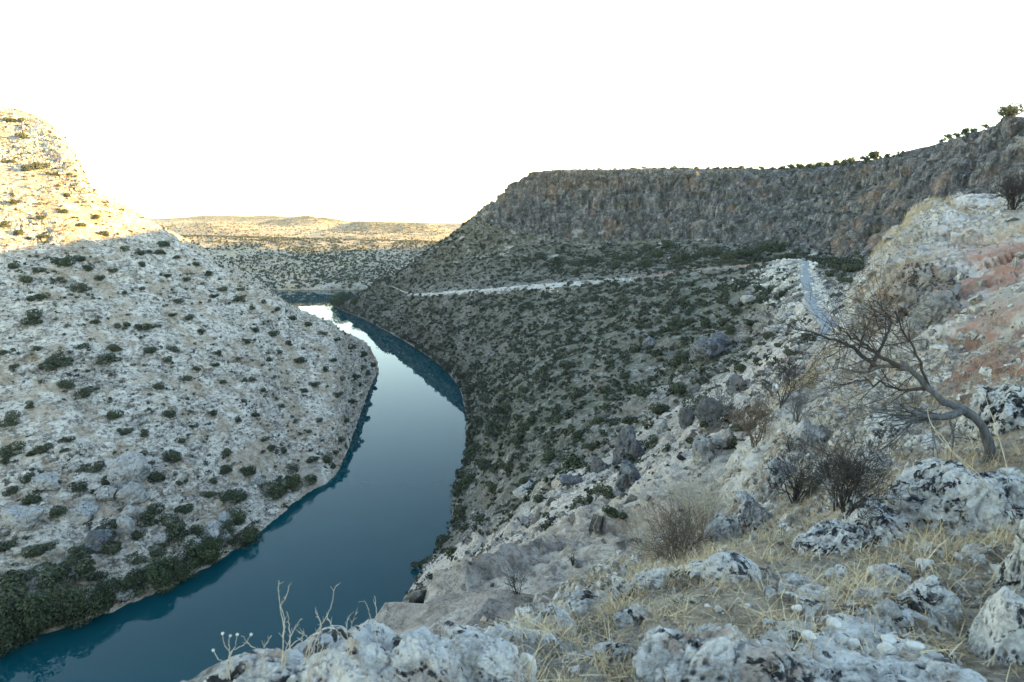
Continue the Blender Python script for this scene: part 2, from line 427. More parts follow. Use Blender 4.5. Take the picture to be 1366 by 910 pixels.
def lichen_mat(name, white=(.60, .58, .55), grey=(.22, .21, .20), black=(.022, .023, .027), blk=.5, rust=.5, sc=1.0):
    s = NB(name)
    P = s.pos()
    oi = s.n('ShaderNodeObjectInfo')
    ad = s.n('ShaderNodeVectorMath', operation='ADD'); s.link(P, ad.inputs[0])
    mm = s.n('ShaderNodeVectorMath', operation='SCALE'); mm.inputs[0].default_value = (37, 19, 53); s.link(oi.outputs['Random'], mm.inputs['Scale'])
    s.link(mm.outputs[0], ad.inputs[1]); P = ad.outputs[0]
    a = s.noise(P, 7 * sc, 8, .62, .6); b = s.noise(P, 24 * sc, 7, .7, .2); c = s.noise(P, 2.2 * sc, 6, .6, .5)
    col = s.ramp(s.math('ADD', s.math('MULTIPLY', a, .55), s.math('MULTIPLY', b, .45)), [(.37, grey), (.46, tuple(.5 * (x + y) for x, y in zip(grey, white))), (.54, white)])
    col = s.mix(s.math('MULTIPLY', s.ramp(c, [(.50, 0.0), (.60, 1.0)]), .35), col, (.36, .40, .43))
    r = s.math('MULTIPLY', s.ramp(s.noise(P, 3.6 * sc, 7, .65, .8), [(.55, 0.0), (.60, 1.0)]), rust)
    col = s.mix(r, col, s.mix(b, (.20, .11, .065), (.42, .28, .18)))
    bk = s.math('ADD', s.ramp(s.math('ADD', s.math('MULTIPLY', s.noise(P, 10 * sc, 6, .6, 1.0), .7), s.math('MULTIPLY', c, .3)), [(.545 - .05 * (blk - .5), 0.0), (.575 - .05 * (blk - .5), 1.0)]), s.attr('pit'), True)
    bk = s.math('MULTIPLY', bk, s.ramp(b, [(.36, .55), (.5, 1.0)]))
    col = s.mix(bk, col, black)
    sp = s.noise(P, 42 * sc, 6, .7)
    col = s.mix(s.math('MULTIPLY', s.ramp(sp, [(.33, 1.0), (.39, 0.0)]), .6), col, (.10, .095, .085))
    nb = s.bump(a, .8, .06 / sc); nb = s.bump(bk, -.35, .02 / sc, nb); nb = s.bump(b, 1.0, .03 / sc, nb); nb = s.bump(sp, 1.0, .014 / sc, nb); nb = s.bump(s.noise(P, 90 * sc, 5, .7), .7, .006 / sc, nb)
    return s.done(col, .9, nb)

def leaf_mat(name, c1, c2, c3, use_obj=True):
    s = NB(name)
    if use_obj: r = s.n('ShaderNodeObjectInfo').outputs['Random']
    else: r = s.attr('tone')
    f = s.attr('leaf')
    col = s.ramp(r, [(0.0, c1), (.55, c2), (1.0, c3)])
    col = s.mix(f, col, s.mix(.5, col, (.16, .17, .10)), 'MIX')
    s.b.inputs['Specular IOR Level'].default_value = .2
    return s.done(col, .75)

def plain_mat(name, c1, c2, scale=8, rough=.8, bump=.3, dist=.01, stretch=(1, 1, 1)):
    s = NB(name); P = s.pos(stretch); f = s.noise(P, scale, 7, .65)
    col = s.mix(s.ramp(f, [(.35, 0.0), (.65, 1.0)]), c1, c2)
    return s.done(col, rough, s.bump(f, bump, dist))

def straw_mat():
    s = NB('dry_straw'); t = s.attr('tone')
    col = s.ramp(t, [(0, (.19, .135, .075)), (.5, (.44, .33, .185)), (1, (.64, .53, .34))])
    return s.done(col, .7)

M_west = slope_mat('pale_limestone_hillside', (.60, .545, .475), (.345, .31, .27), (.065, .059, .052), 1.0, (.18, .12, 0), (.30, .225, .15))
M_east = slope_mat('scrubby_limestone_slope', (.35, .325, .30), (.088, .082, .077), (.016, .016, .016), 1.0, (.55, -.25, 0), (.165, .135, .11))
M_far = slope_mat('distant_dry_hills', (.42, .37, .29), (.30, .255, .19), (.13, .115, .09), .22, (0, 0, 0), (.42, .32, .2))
M_near = slope_mat('near_rocky_ground', (.50, .47, .435), (.27, .245, .22), (.10, .09, .082), 7.0, (.5, .2, 0), (.42, .325, .215), grit=.9)
M_mid = slope_mat('tan_rocky_slope', (.64, .59, .54), (.43, .385, .345), (.13, .12, .11), 3.2, (.75, -.35, 0), (.50, .395, .32), grit=.7)
M_cliff = cliff_mat()
M_lichen = lichen_mat('lichen_covered_limestone')
M_pitted = lichen_mat('black_pitted_limestone', blk=1.1, rust=.15)
M_paler = lichen_mat('weathered_white_limestone', (.64, .615, .58), (.28, .265, .25), blk=.15, rust=.65, sc=.8)
M_rockfar = lichen_mat('grey_boulder_limestone', (.37, .355, .33), (.17, .165, .16), (.06, .06, .062), .3, .3, .12)
M_crag = lichen_mat('grey_ridge_limestone', (.46, .43, .40), (.21, .20, .19), (.05, .048, .046), .3, .6, 1.0)
M_slab = slope_mat('smooth_grey_slab_limestone', (.52, .49, .46), (.38, .36, .34), (.22, .21, .205), 4.0, (.8, .2, .3), (.36, .30, .23), grit=.6)
M_knob = lichen_mat('brown_crumbling_rock', (.33, .28, .23), (.15, .12, .10), (.05, .04, .035), .6, .6, .45)
M_rockdark = lichen_mat('dark_outcrop_limestone', (.11, .112, .12), (.05, .052, .056), (.025, .025, .028), .5, .2, .12)
M_white = plain_mat('bare_white_stone', (.34, .32, .29), (.52, .50, .465), 26)
M_bluff = slope_mat('pale_bluff_limestone', (.74, .69, .65), (.60, .55, .515), (.28, .245, .225), 2.6, (.4, .3, 0), (.52, .44, .34), grit=.3)
M_leaf = leaf_mat('shrub_leaves', (.013, .022, .011), (.024, .035, .017), (.045, .050, .028))
M_leafgreen = leaf_mat('green_bankside_leaves', (.012, .024, .010), (.022, .038, .013), (.050, .060, .018))
M_leafstuff = leaf_mat('scrub_leaves', (.012, .016, .012), (.027, .032, .022), (.085, .078, .055), False)
M_bark = plain_mat('grey_bark', (.030, .030, .031), (.11, .108, .11), 22, .85, .6, .01, (1, 1, .3))
M_twig = plain_mat('dark_twigs', (.022, .019, .018), (.055, .047, .044), 12)
M_straw = straw_mat()
M_stalk = plain_mat('dry_stalks', (.30, .26, .20), (.52, .46, .36), 20)
M_road = plain_mat('concrete_road_surface', (.17, .175, .18), (.21, .215, .22), .15, .85, .2, .05)
import time; _T0 = time.time()
# ------------------------------------------------------------------ SURFACES
def displace(G, N, amt):
    return G + N * amt[..., None]
def rotm(ax, ay):
    return np.array(Matrix.Rotation(ax, 3, 'X') @ Matrix.Rotation(ay, 3, 'Y'))
def blocks(P, size, flat, rot, seed):
    """Blocky bedding: height by cell, with a groove between cells."""
    Q = (P @ rot.T) / (size * np.array([1.3, 1.0, flat]))
    Q = Q + 0.35 * np.stack([vnoise(Q * .7, seed + 3), vnoise(Q * .7 + 40, seed + 4), vnoise(Q * .7 + 90, seed + 5)], -1)
    f1, f2, c = worley(Q, seed)
    return c - 0.5, sstep(0.0, 0.22, f2 - f1)

# --- west
G, cu, rv = loft(west, [4, 62, 72, 96, 104, 84, 44, 12, 8], [16, 60, 50, 46, 44, 30, 30, 44, 74, 74, 80, 80, 70, 50, 34])
CU, RV = np.meshgrid(cu, rv, indexing='ij')
N = grid_normals(G)
if N[..., 2].mean() < 0: N = -N
rot = rotm(.16, .20)
c1, g1 = blocks(G, 7.5, .45, rot, 11); c2, g2 = blocks(G, 2.6, .5, rot, 12)
lowf = fbm(G / 45, 4, 21)
out = sstep(-.25, .25, fbm(G / 28, 4, 25) - .05)          # where rock breaks through
onb = sstep(1.0, 1.25, RV)
A = lowf * 4.0 * sstep(1, 2.2, RV) * (1 - .7 * sstep(6.4, 7.6, RV)) + out * (1 - .85 * sstep(6.0, 7.0, RV)) * (c1 * 1.7 + (g1 - 1) * .75 + c2 * .75 + (g2 - 1) * .3) * (.25 + .75 * onb) + fbm(G / 3.2, 4, 31) * .5
zz = (G[..., 2] + .16 * G[..., 0] + .10 * G[..., 1] + 5 * fbm(G / 38, 3, 45)) / 8.5; zz = zz - np.floor(zz)
A += (zz ** 2.2 - .35) * 1.5 * onb * sstep(-.3, .1, lowf) * (1 - .6 * sstep(6.0, 7.0, RV))
A += fbm(G / 7, 3, 44) * 1.3 * (1 - onb)
G = displace(G, N, A * (.15 + .85 * sstep(.2, 1.1, RV)))
soil = (1 - out) * .22 + .65 * (1 - sstep(1.02, 1.22, RV)) + .25 * sstep(.1, .5, fbm(G / 60, 3, 29))
vegw = .75 * (1 - sstep(1.4, 2.6, RV + .7 * fbm(G / 35, 3, 28))) * sstep(6.2, 4.2, CU) * .8
West = mesh_grid('hills', G, M_west, {'soil': soil * .8, 'veg': vegw, 'red': 0 * soil, 'pale': .3 * sstep(.2, .6, fbm(G / 50, 3, 37))})
tag(West, kind='structure')
GW = G

# --- spur behind it
G, cu, rv = loft(spur, [4, 40, 50, 60, 10, 6], [20, 20, 30, 44, 44, 34])
N = grid_normals(G)
if N[..., 2].mean() < 0: N = -N
c1, g1 = blocks(G, 8, .5, rot, 14)
G = displace(G, N, fbm(G / 30, 4, 23) * 2.5 + c1 * 1.4 + fbm(G / 5, 3, 24) * .7)
Spur = mesh_grid('hills', G, M_west, {'soil': .25 + 0 * G[..., 0], 'veg': 0 * G[..., 0], 'red': 0 * G[..., 0], 'pale': 0 * G[..., 0]})
tag(Spur, kind='structure'); GS = G

# --- far country
G, cu, rv = loft(far, [4, 14, 10, 40, 40, 30, 16, 24, 60, 60, 60, 40, 30, 12], [16, 20, 50, 40, 40, 40, 40, 40, 30, 20, 14, 12])
CU, RV = np.meshgrid(cu, rv, indexing='ij')
P2 = G * np.array([1, 1, 0])
amp = 13 * sstep(4, 5.5, RV) * sstep(11.5, 9.5, RV) * (1 - .6 * sstep(5.2, 6.0, RV) * sstep(7, 6.2, RV)) + 40 * sstep(7.6, 9.0, RV) * sstep(13, 10.5, RV)
G[..., 2] += ridged(P2 / np.array([900, 620, 1]), 4, 51) * amp - amp * .25 + fbm(G / 60, 4, 52) * 3.0 * sstep(1.0, 2, RV)
Pc = G / np.array([14, 14, 22])
G[..., 1] += fbm(Pc, 3, 53) * 6 * sstep(1, 1.6, RV) * sstep(4, 3, RV)
mesa = 0
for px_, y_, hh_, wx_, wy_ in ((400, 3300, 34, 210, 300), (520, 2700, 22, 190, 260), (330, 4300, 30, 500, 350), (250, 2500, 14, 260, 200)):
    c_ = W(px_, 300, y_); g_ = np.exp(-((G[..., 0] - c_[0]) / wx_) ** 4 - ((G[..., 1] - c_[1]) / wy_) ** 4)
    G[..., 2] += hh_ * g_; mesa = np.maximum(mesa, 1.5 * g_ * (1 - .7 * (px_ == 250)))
Far = mesh_grid('far_hills', G, M_far, {'soil': .35 * sstep(4.6, 5.4, RV), 'veg': np.maximum(.6 * sstep(-.15, .3, fbm(G / 160, 4, 55)), .9 * mesa), 'red': 0 * RV, 'pale': .4 * sstep(1, 1.4, RV) * sstep(2.6, 2.2, RV) * sstep(-.2, .2, fbm(G / 50, 3, 57))})  # mesas get the dark scrub tint as painted shade on their faces
tag(Far, kind='structure'); GF = G

# --- east
cc = [8, 30, 34, 60, 76, 80, 86, 94, 100, 100, 100, 110, 130, 130, 60, 16, 8, 6]
rr = [4, 110, 90, 90, 90, 8, 130, 130, 24, 8, 12, 8]
G, cu, rv = loft(east, rr, cc)
CU, RV = np.meshgrid(cu, rv, indexing='ij')
N = grid_normals(G)
if N[..., 2].mean() < 0: N = -N
rot = rotm(-.35, .30)
oncliff = sstep(6.75, 7.05, RV) * sstep(9.3, 8.9, RV); onrim = sstep(9.0, 7.9, RV)
c1, g1 = blocks(G, 7.0, .6, rot, 61); c2, g2 = blocks(G, 2.4, .6, rot, 62)
nearc = sstep(8.0, 11.5, CU)                                 # bare rock grows towards the viewer
out = sstep(-.2, .25, fbm(G / 24, 4, 65) - .08 + .22 * nearc)
roadz = np.exp(-((RV - 5.5) / .75) ** 4) * sstep(2.5, 3.2, CU)
slope = (fbm(G / 40, 4, 66) * 5.0 + out * (c1 * 1.9 + (g1 - 1) * .8 + c2 * .7 + (g2 - 1) * .3) + fbm(G / 3.0, 4, 67) * .5)
slope *= 1 - .45 * sstep(11, 12.5, CU)
slope += sstep(10.5, 12, CU) * (fbm(G / 2.2, 5, 63, .6) * .7 + (blocks(G, 1.3, .5, rot, 64)[0]) * .45)
zz = (G[..., 2] - .45 * G[..., 0] + .2 * G[..., 1] + 6 * fbm(G / 30, 3, 46)) / 9.0; zz = zz - np.floor(zz)
slope += (zz ** 2.2 - .35) * 2.0 * sstep(-.2, .15, fbm(G / 50, 3, 47)) * (1 - .5 * sstep(11, 12.5, CU))
# downhill gullies and ribs
Gg = G @ np.array(Matrix.Rotation(-.5, 3, 'Z')).T
slope += ridged(Gg / np.array([26, 90, 60]), 4, 68) * 2.6 * sstep(1.1, 2.2, RV) * sstep(6.6, 5.8, RV)
cl = ridged(G / np.array([30, 30, 90]), 4, 70) * 7.0 + ridged(G / np.array([12, 12, 45]), 4, 71) * 4.0 + fbm(G / np.array([40, 40, 14]), 3, 72) * 5.5 + fbm(G / 4.0, 4, 73) * 1.6 + (worley(G / np.array([6, 6, 10]), 74)[2] - .5) * 2.6
bands = fbm(np.stack([G[..., 0] / 120, G[..., 1] / 120, G[..., 2] / 5.5], -1), 3, 75) * 3.0
crk = worley(G / np.array([17, 17, 80]) + .25 * vnoise(G / 15, 78)[..., None], 76); cl = cl - 4.5 + (sstep(0, .10, crk[1] - crk[0]) - 1) * 3.0 + (crk[2] - .5) * 2.6
A = slope * (1 - oncliff) * (1 - .93 * roadz) * (.12 + .88 * sstep(1.0, 1.6, RV)) * (1 - sstep(9.0, 9.6, RV) * .75) + (cl * .7 + bands * 1.9) * oncliff * (.1 + .9 * onrim)
G = displace(G, N, A)
# a small dark cave at the foot of the wall
hole = W(1165, 316, 395)
hd = np.linalg.norm((G - hole) * np.array([1, .35, .6]), axis=-1)
G = G - N * (11 * sstep(5.5, 1.5, hd) * sstep(6.6, 6.9, RV))[..., None]
nz = fbm(G / 30, 4, 81); nz2 = fbm(G / 11, 4, 82)
veg = sstep(-.35, .25, nz + .25 - .55 * nearc) * sstep(1.0, 1.2, RV) * (1 - .5 * oncliff)
veg = np.maximum(veg, .9 * sstep(6.1, 6.5, RV) * sstep(7.15, 6.95, RV) * sstep(12, 9, CU))
veg *= (1 - oncliff * sstep(-.15, .2, nz2) * .9) * (1 - .8 * roadz)
cutL = sstep(3.0, 3.4, CU) * sstep(6.9, 5.8, CU)
pale = sstep(4.50, 4.86, RV + .38 * fbm(G / 9, 4, 83)) * sstep(5.25, 5.05, RV) * cutL * sstep(-.30, .10, fbm(G / 22, 3, 84) + .20 * sstep(6.5, 4, CU))
pale = np.maximum(pale, .6 * sstep(4.35, 4.8, RV + .35 * nz2) * sstep(-.2, .2, nz2) * sstep(5.4, 5.1, RV) * sstep(8.2, 9.0, CU) * sstep(11.6, 10.6, CU))
pale = np.maximum(pale, .9 * sstep(5.9, 6.02, RV) * sstep(6.3, 6.1, RV) * sstep(8.2, 8.7, CU) * sstep(11.6, 10.6, CU))
pale = np.maximum(pale, .8 * sstep(8.95, 9.1, RV) * sstep(10.6, 10.0, RV))
pale = np.maximum(pale, .6 * sstep(.24, .40, fbm(G / np.array([18, 18, 9]), 4, 86)) * sstep(6.3, 6.8, RV) * sstep(7.4, 7.1, RV))
red = .9 * sstep(4.8, 5.0, RV) * sstep(6.5, 6.0, RV) * sstep(6.2, 7.0, CU) * sstep(9.4, 8.6, CU) * sstep(-.15, .15, nz2)
orange = .7 * sstep(.20, .42, fbm(G / np.array([14, 14, 45]), 3, 87) + .25 * np.exp(-((CU - 9.2) / .9) ** 2) - .02) * sstep(6.95, 7.1, RV) * sstep(8.3, 7.6, RV)
soil = .35 * (1 - out) + .35 * nearc * sstep(-.1, .2, nz2) + .5 * (1 - sstep(1.0, 1.15, RV))
soil *= (1 - oncliff)
tan = sstep(11.6, 12.3, CU) * sstep(2.0, 2.6, RV) * sstep(-.25, .1, nz + .1)
soil = np.maximum(soil, .75 * tan); pale = np.maximum(pale, .5 * tan * sstep(-.1, .2, nz2))
at = {'soil': soil, 'veg': veg, 'red': np.maximum(red, orange * oncliff), 'pale': pale}
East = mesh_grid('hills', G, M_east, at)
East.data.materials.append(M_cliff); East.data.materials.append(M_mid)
mi = np.zeros((len(cu) - 1, len(rv) - 1), dtype=np.int32)
rc = .5 * (rv[:-1] + rv[1:])[None, :] + .12 * nz2[:-1, :-1]
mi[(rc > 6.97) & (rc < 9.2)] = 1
ccx = .5 * (cu[:-1] + cu[1:])[:, None] + .5 * nz[:-1, :-1]
mi[(ccx > 10.6) & (rc < 6.6)] = 2
East.data.polygons.foreach_set('material_index', mi.ravel())
tag(East, kind='structure'); GE = G; CUE, RVE = CU, RV

# --- road surface: a strip riding on the bench of the slope
kk = [i for i, c in enumerate(cu) if 2.6 <= c <= 13.6][::4]
jj = np.where((rv >= 5.0) & (rv <= 6.0))[0]
ctr = np.array([G[i, jj].mean(0) for i in kk])
for _ in range(6): ctr[1:-1] = (ctr[:-2] + ctr[1:-1] * 2 + ctr[2:]) / 4
tg = np.gradient(ctr, axis=0); tg[:, 2] = 0; tg /= np.linalg.norm(tg, axis=1, keepdims=True)
sd = np.stack([-tg[:, 1], tg[:, 0], 0 * tg[:, 0]], 1)
cw = cu[kk]
hw = .9 + 1.6 * sstep(8.3, 9.0, cw)
prof = [(-1.0, -.6), (-1.0, .0), (-.5, .04), (0, .06), (.5, .04), (1.0, .0), (1.0, -.6)]
RG = np.stack([ctr + sd * (hw * a)[:, None] + np.array([0, 0, 1]) * (b + .5) for a, b in prof], 1)
sel = cw > 8.25
road = mesh_grid('road', RG[sel], M_road, flip=True); tag(road, kind='structure')
M_track = plain_mat('dusty_gravel_track', (.30, .27, .23), (.46, .42, .37), .6, .95, .4, .08)
RG[..., 2] -= .06
track = mesh_grid('track', RG[cw < 6.0], M_track, flip=True); tag(track, kind='structure')

# --- near ground
G, cu, rv = loft(near, [6, 24, 36, 80, 90, 80, 110, 130, 150, 16, 8], [8, 16, 24, 24, 30, 34, 36, 46, 46, 52, 56, 80, 52, 60, 52, 46, 52, 50, 54, 60, 30, 20, 14])
CU, RV = np.meshgrid(cu, rv, indexing='ij')
pxs = np.interp(cu, np.arange(len(near_px)), near_px); PX = np.repeat(pxs[:, None], len(rv), 1)
N = grid_normals(G)
if N[..., 2].mean() < 0: N = -N
dist = np.linalg.norm(G - np.array([0, 0, CAMZ]), axis=-1)
sc = np.clip(dist / 6.0, .25, 3.0)                            # rougher further out
rot = rotm(.5, -.5)
c1, g1 = blocks(G, 1.1, .5, rot, 91); c2, g2 = blocks(G, .33, .55, rot, 92); c3, g3 = blocks(G, 4.2, .5, rot, 93)
bluff = sstep(5.6, 6.7, RV) * sstep(900, 1000, PX)
soilz = sstep(760, 900, PX) * sstep(5.3, 4.6, RV)             # trodden, grassy hollow
A = fbm(G / .9, 5, 94) * .10 * sstep(2, 4, dist) + fbm(G / .22, 4, 95) * .022
A += (1 - soilz) * (1 - .8 * bluff) * (c2 * .10 + (g2 - 1) * .05 + c1 * .16 * sstep(3, 6, dist) + (g1 - 1) * .10 * sstep(3, 6, dist))
A += sstep(700, 500, PX) * 0 + bluff * (c1 * .12 + (g1 - 1) * .06 + c3 * .55 + (g3 - 1) * .18 + fbm(G / 5, 4, 96) * .8 + fbm(G / 1.1, 4, 98) * .20)
A += (1 - bluff) * sstep(5.2, 6, RV) * (fbm(G / 2.2, 4, 97) * .35)
# rock ledges breaking through the soil round the viewer
lz = fbm(G / .75, 5, 106, .55) + .30 * sstep(770, 640, PX) + .22 * sstep(3.3, 2.6, RV) * sstep(1350, 1250, PX) + .26 * np.exp(-((RV - 5.0) / .5) ** 2) * sstep(1000, 900, PX) - .12
ledge = sstep(.06, .12, lz) * sstep(7.0, 6.4, RV) * (1 - bluff) * sstep(250, 330, PX)
lb, lg = blocks(G, .28, .7, rot, 107)
A += ledge * (.05 + .10 * np.clip(lz, 0, .5) + lb * .07 + (lg - 1) * .035 + fbm(G / .12, 4, 108, .6) * .03) * .85
G = displace(G, N, A)
redm = sstep(1225, 1300, PX + 60 * fbm(G / 2.5, 3, 101)) * sstep(5.2, 5.6, RV) * sstep(7.6, 7.2, RV + .3 * fbm(G / 3, 3, 102))
soil = np.maximum(soilz * .9, .5 * sstep(.0, .3, fbm(G / 3, 4, 103)) * sstep(5, 6, RV))
pale = .55 * sstep(7.6, 8.4, RV) * sstep(1150, 1200, PX) + .62 * sstep(1235, 1290, PX) * sstep(5.3, 5.6, RV) * sstep(7.0, 6.6, RV) * sstep(-.1, .15, fbm(G / 1.6, 4, 109)) + .5 * bluff * sstep(1110, 1040, PX)
grassm = sstep(.02, .22, fbm(G / np.array([7, 7, 3]), 3, 104)) * bluff * (1 - redm)
Near = mesh_grid('ground', G, M_near, {'soil': np.maximum(soil, grassm * .8), 'veg': 0 * soil, 'red': redm, 'pale': pale})
Near.data.materials.append(M_lichen); Near.data.materials.append(M_bluff)
mi = np.zeros((len(cu) - 1, len(rv) - 1), dtype=np.int32); mi[ledge[:-1, :-1] > .5] = 1; mi[(bluff[:-1, :-1] + .3 * fbm(G[:-1, :-1] / 1.5, 3, 110)) > .6] = 2
Near.data.polygons.foreach_set('material_index', mi.ravel())
tag(Near, kind='structure'); GN = G; CUN, RVN, PXN, GRM = CU, RV, PX, grassm; REDN = redm

# --- one base sheet under everything, out to the horizon
xs = np.array([-17000, -9000, -3000, -1200, 0, 1200, 3000, 9000, 17000.]); ys = np.array([-9000, -4000, -1500, -600, 0, 1000, 1700, 3000, 9000, 16500.])
Gb = np.stack(np.meshgrid(xs, ys, indexing='ij') + [np.full((len(xs), len(ys)), -14.0)], -1)
base = mesh_grid('terrain', Gb, M_far, {'soil': .3 + 0 * Gb[..., 0], 'veg': 0 * Gb[..., 0], 'red': 0 * Gb[..., 0], 'pale': 0 * Gb[..., 0]}); tag(base, kind='structure')

# --- river
s = NB('river_water')
P = s.pos((1, 1, 1))
w1 = s.noise(P, .35, 4, .6); w2 = s.noise(s.pos((.6, 1, 1), (0, 0, .5)), .035, 4, .55)
nb = s.bump(w1, .035, .05); nb = s.bump(w2, .05, .4, nb)
s.b.inputs['IOR'].default_value = 1.33; s.b.inputs['Specular IOR Level'].default_value = .2
deep = s.mix(s.ramp(w2, [(.35, 0.0), (.65, 1.0)]), (.0001, .029, .039), (.0002, .034, .044))
M_water = s.done(deep, .02, nb)
water = mesh_from('water', [[-2500, -900, 0], [2500, -900, 0], [2500, 1500, 0], [-2500, 1500, 0]], np.array([[0, 1, 2, 3]]), M_water, False)
tag(water, kind='structure')

print('TIME after surfaces', time.time() - _T0)
# ------------------------------------------------------------------ PLANTS ON THE SLOPES
def card_cloud(n, rad, size, seed, flat=.8, lumps=5, squash=1.0, low=-.25):
    """n leaf clumps (small bent quads) through the volume of a lumpy dome of radius rad."""
    r = np.random.default_rng(seed)
    cen = r.normal(size=(lumps, 3)) * np.array([.42, .42, .22]); cen[:, 2] += .15
    cr = r.uniform(.38, .68, lumps)
    k = r.integers(0, lumps, n)
    d = r.normal(size=(n, 3)); d /= np.linalg.norm(d, axis=1, keepdims=True)
    rr = cr[k] * r.uniform(.55, 1.0, n) ** .6
    P = cen[k] + d * rr[:, None]; P[:, 2] *= flat; 
    P[:, 2] = np.maximum(P[:, 2], low + .12 * r.random(n))
    P *= rad
    a = d + r.normal(size=(n, 3)) * .7; a /= np.linalg.norm(a, axis=1, keepdims=True)
    t = np.cross(a, r.normal(size=(n, 3))); t /= np.linalg.norm(t, axis=1, keepdims=True)
    b = np.cross(a, t)
    s = (size * r.uniform(.55, 1.25, n))[:, None]
    V = np.stack([P - t * s - b * s * .5, P + t * s * .8 - b * s * .6, P + t * s + b * s * .6 + a * s * .3, P - t * s * .7 + b * s * .7], 1)
    Fc = np.arange(n * 4).reshape(n, 4)
    return V.reshape(-1, 3), Fc, np.repeat(r.random(n), 4)

def leaf_mesh(name, mat, seed, n=520, rad=1.0, size=.11, **kw):
    V, Fc, lf = card_cloud(n, rad, size, seed, **kw)
    me = D.meshes.new(name)
    me.from_pydata([], [], []) if False else None
    o = mesh_from(name, V, Fc, mat, False, {'leaf': .55 * lf})
    me = o.data; D.objects.remove(o); return me

dg = bpy.context.evaluated_depsgraph_get(); dg.update()
CAMP = Vector((0, 0, CAMZ))
def to_px(p):
    x, y, z = p[0], p[1], p[2] - CAMZ
    dpt = y * cp - z * sp
    v = y * sp + z * cp
    return 683 + F * x / dpt, 455 - F * v / dpt, dpt
def hit(px, py, start=0.0):
    d = (Vector(W(px, py, 100)) - CAMP).normalized()
    r = scene.ray_cast(dg, CAMP + d * start, d)
    return (r[1], r[2], r[4].name) if r[0] else None
def seen(p, tol=2.0):
    v = p - CAMP; L = v.length
    r = scene.ray_cast(dg, CAMP, v / L, distance=L - tol)
    return not r[0]

def scatter(G, dens, n, seed, cellmask=None):
    """n points on a grid surface, chance by cell area x density."""
    r = np.random.default_rng(seed)
    a = G[1:, :-1] - G[:-1, :-1]; b = G[:-1, 1:] - G[:-1, :-1]
    w = np.linalg.norm(np.cross(a, b), axis=-1) * dens[:-1, :-1]
    w = w.ravel(); c = r.choice(len(w), n, p=w / w.sum())
    i, j = np.divmod(c, G.shape[1] - 1)
    u = r.random((n, 1)); v = r.random((n, 1))
    return G[i, j] * (1 - u) * (1 - v) + G[i + 1, j] * u * (1 - v) + G[i, j + 1] * (1 - u) * v + G[i + 1, j + 1] * u * v, i, j
def project_mask(P, pad=60):
    x, y, z = P[:, 0], P[:, 1], P[:, 2] - CAMZ
    dpt = y * cp - z * sp
    px = 683 + F * x / np.maximum(dpt, .1); py = 455 - F * (y * sp + z * cp) / np.maximum(dpt, .1)
    return (dpt > 1) & (px > -pad) & (px < 1366 + pad) & (py > -pad) & (py < 910 + pad), px, py, dpt

# plants seen one by one on the western hill: (px, py, width in px)
spots = [(38,373,22),(45,425,32),(70,484,30),(14,561,26),(40,541,14),(90,512,26),(117,525,28),(155,553,24),(12,602,26),(50,465,14),(150,465,22),(84,480,24),
 (45,399,14),(110,384,20),(127,429,14),(168,432,18),(196,435,22),(148,478,24),(109,463,14),(205,465,14),(232,466,14),(198,467,18),(222,480,16),(270,441,14),(248,505,18),(213,515,18),
 (226,554,20),(167,575,16),(193,577,16),(240,588,14),(258,567,14),(283,551,14),(318,560,14),(326,535,14),(268,540,10),(340,553,14),(305,604,18),(335,505,16),(296,508,12),(386,457,14),
 (365,445,16),(400,480,18),(420,512,16),(434,492,12),(350,470,10),(405,520,12),(450,527,18),(378,600,16),(362,597,18),(334,630,14),(300,626,22),(330,627,22),(285,641,16),(228,608,30),
 (190,605,16),(60,600,24),(45,604,16),(88,600,14),(38,638,22),(105,649,20),(45,665,26),(80,680,22),(15,655,20),(128,622,26),(145,640,24),(135,655,18),(206,636,26),(317,660,34),
 (300,661,20),(347,638,18),(374,637,16),(393,640,18),(415,612,16),(442,620,20),(247,675,26),(200,690,34),(185,712,24),(148,698,30),(146,729,36),(235,706,40),(262,708,24),(210,733,24),
 (283,718,18),(278,660,18),(245,640,14),(95,755,46),(60,765,46),(25,770,40),(5,730,26),(50,735,30),(105,735,24),(130,768,22),(170,705,18),(220,755,22),(180,745,22),
 (120,690,20),(62,650,16),(5,470,16),(8,615,14),(92,586,14),(58,395,18),(20,488,12),(252,423,16),(240,400,16),(285,395,12),(303,420,10),(310,432,10),(340,440,12),(360,480,12),
 (330,455,12),(373,468,14),(318,478,12),(290,470,12),(262,492,14),(262,478,10),(286,487,12),(350,520,12),(375,540,12),(392,560,14),(352,585,12),(410,575,12),(425,560,12),(440,545,12),
 (470,500,18),(482,490,16),(455,505,14),(445,480,12),(495,486,18),(488,497,16),(478,512,16),(468,535,16),(460,560,16),(455,585,16),(448,603,14),
 (212,335,16),(238,342,14),(217,325,18),(262,352,12),(280,365,14),(297,385,14),(317,398,16),(335,410,12),(250,372,12),(222,368,12),(190,352,12),(165,332,12),(190,338,16),(150,360,14),
 (118,358,16),(87,350,26),(105,345,18),(55,360,14),(20,355,16),(135,372,14),(165,390,12),(190,385,12),(80,372,12),(230,420,12),(300,365,10),(320,385,12),(352,402,12),(370,412,14),
 (390,424,14),(410,432,14),(430,444,14),(448,452,14),(466,462,16),(484,472,16),
 (12,160,16),(30,182,12),(10,215,12),(55,222,20),(35,225,14),(75,232,12),(90,260,12),(20,270,14),(55,290,12),(85,282,14),(110,300,12),(130,290,12),(25,310,16),(60,315,14),(140,312,14),(165,305,12),(75,200,10),(50,175,10),(100,240,10),(5,300,14)]
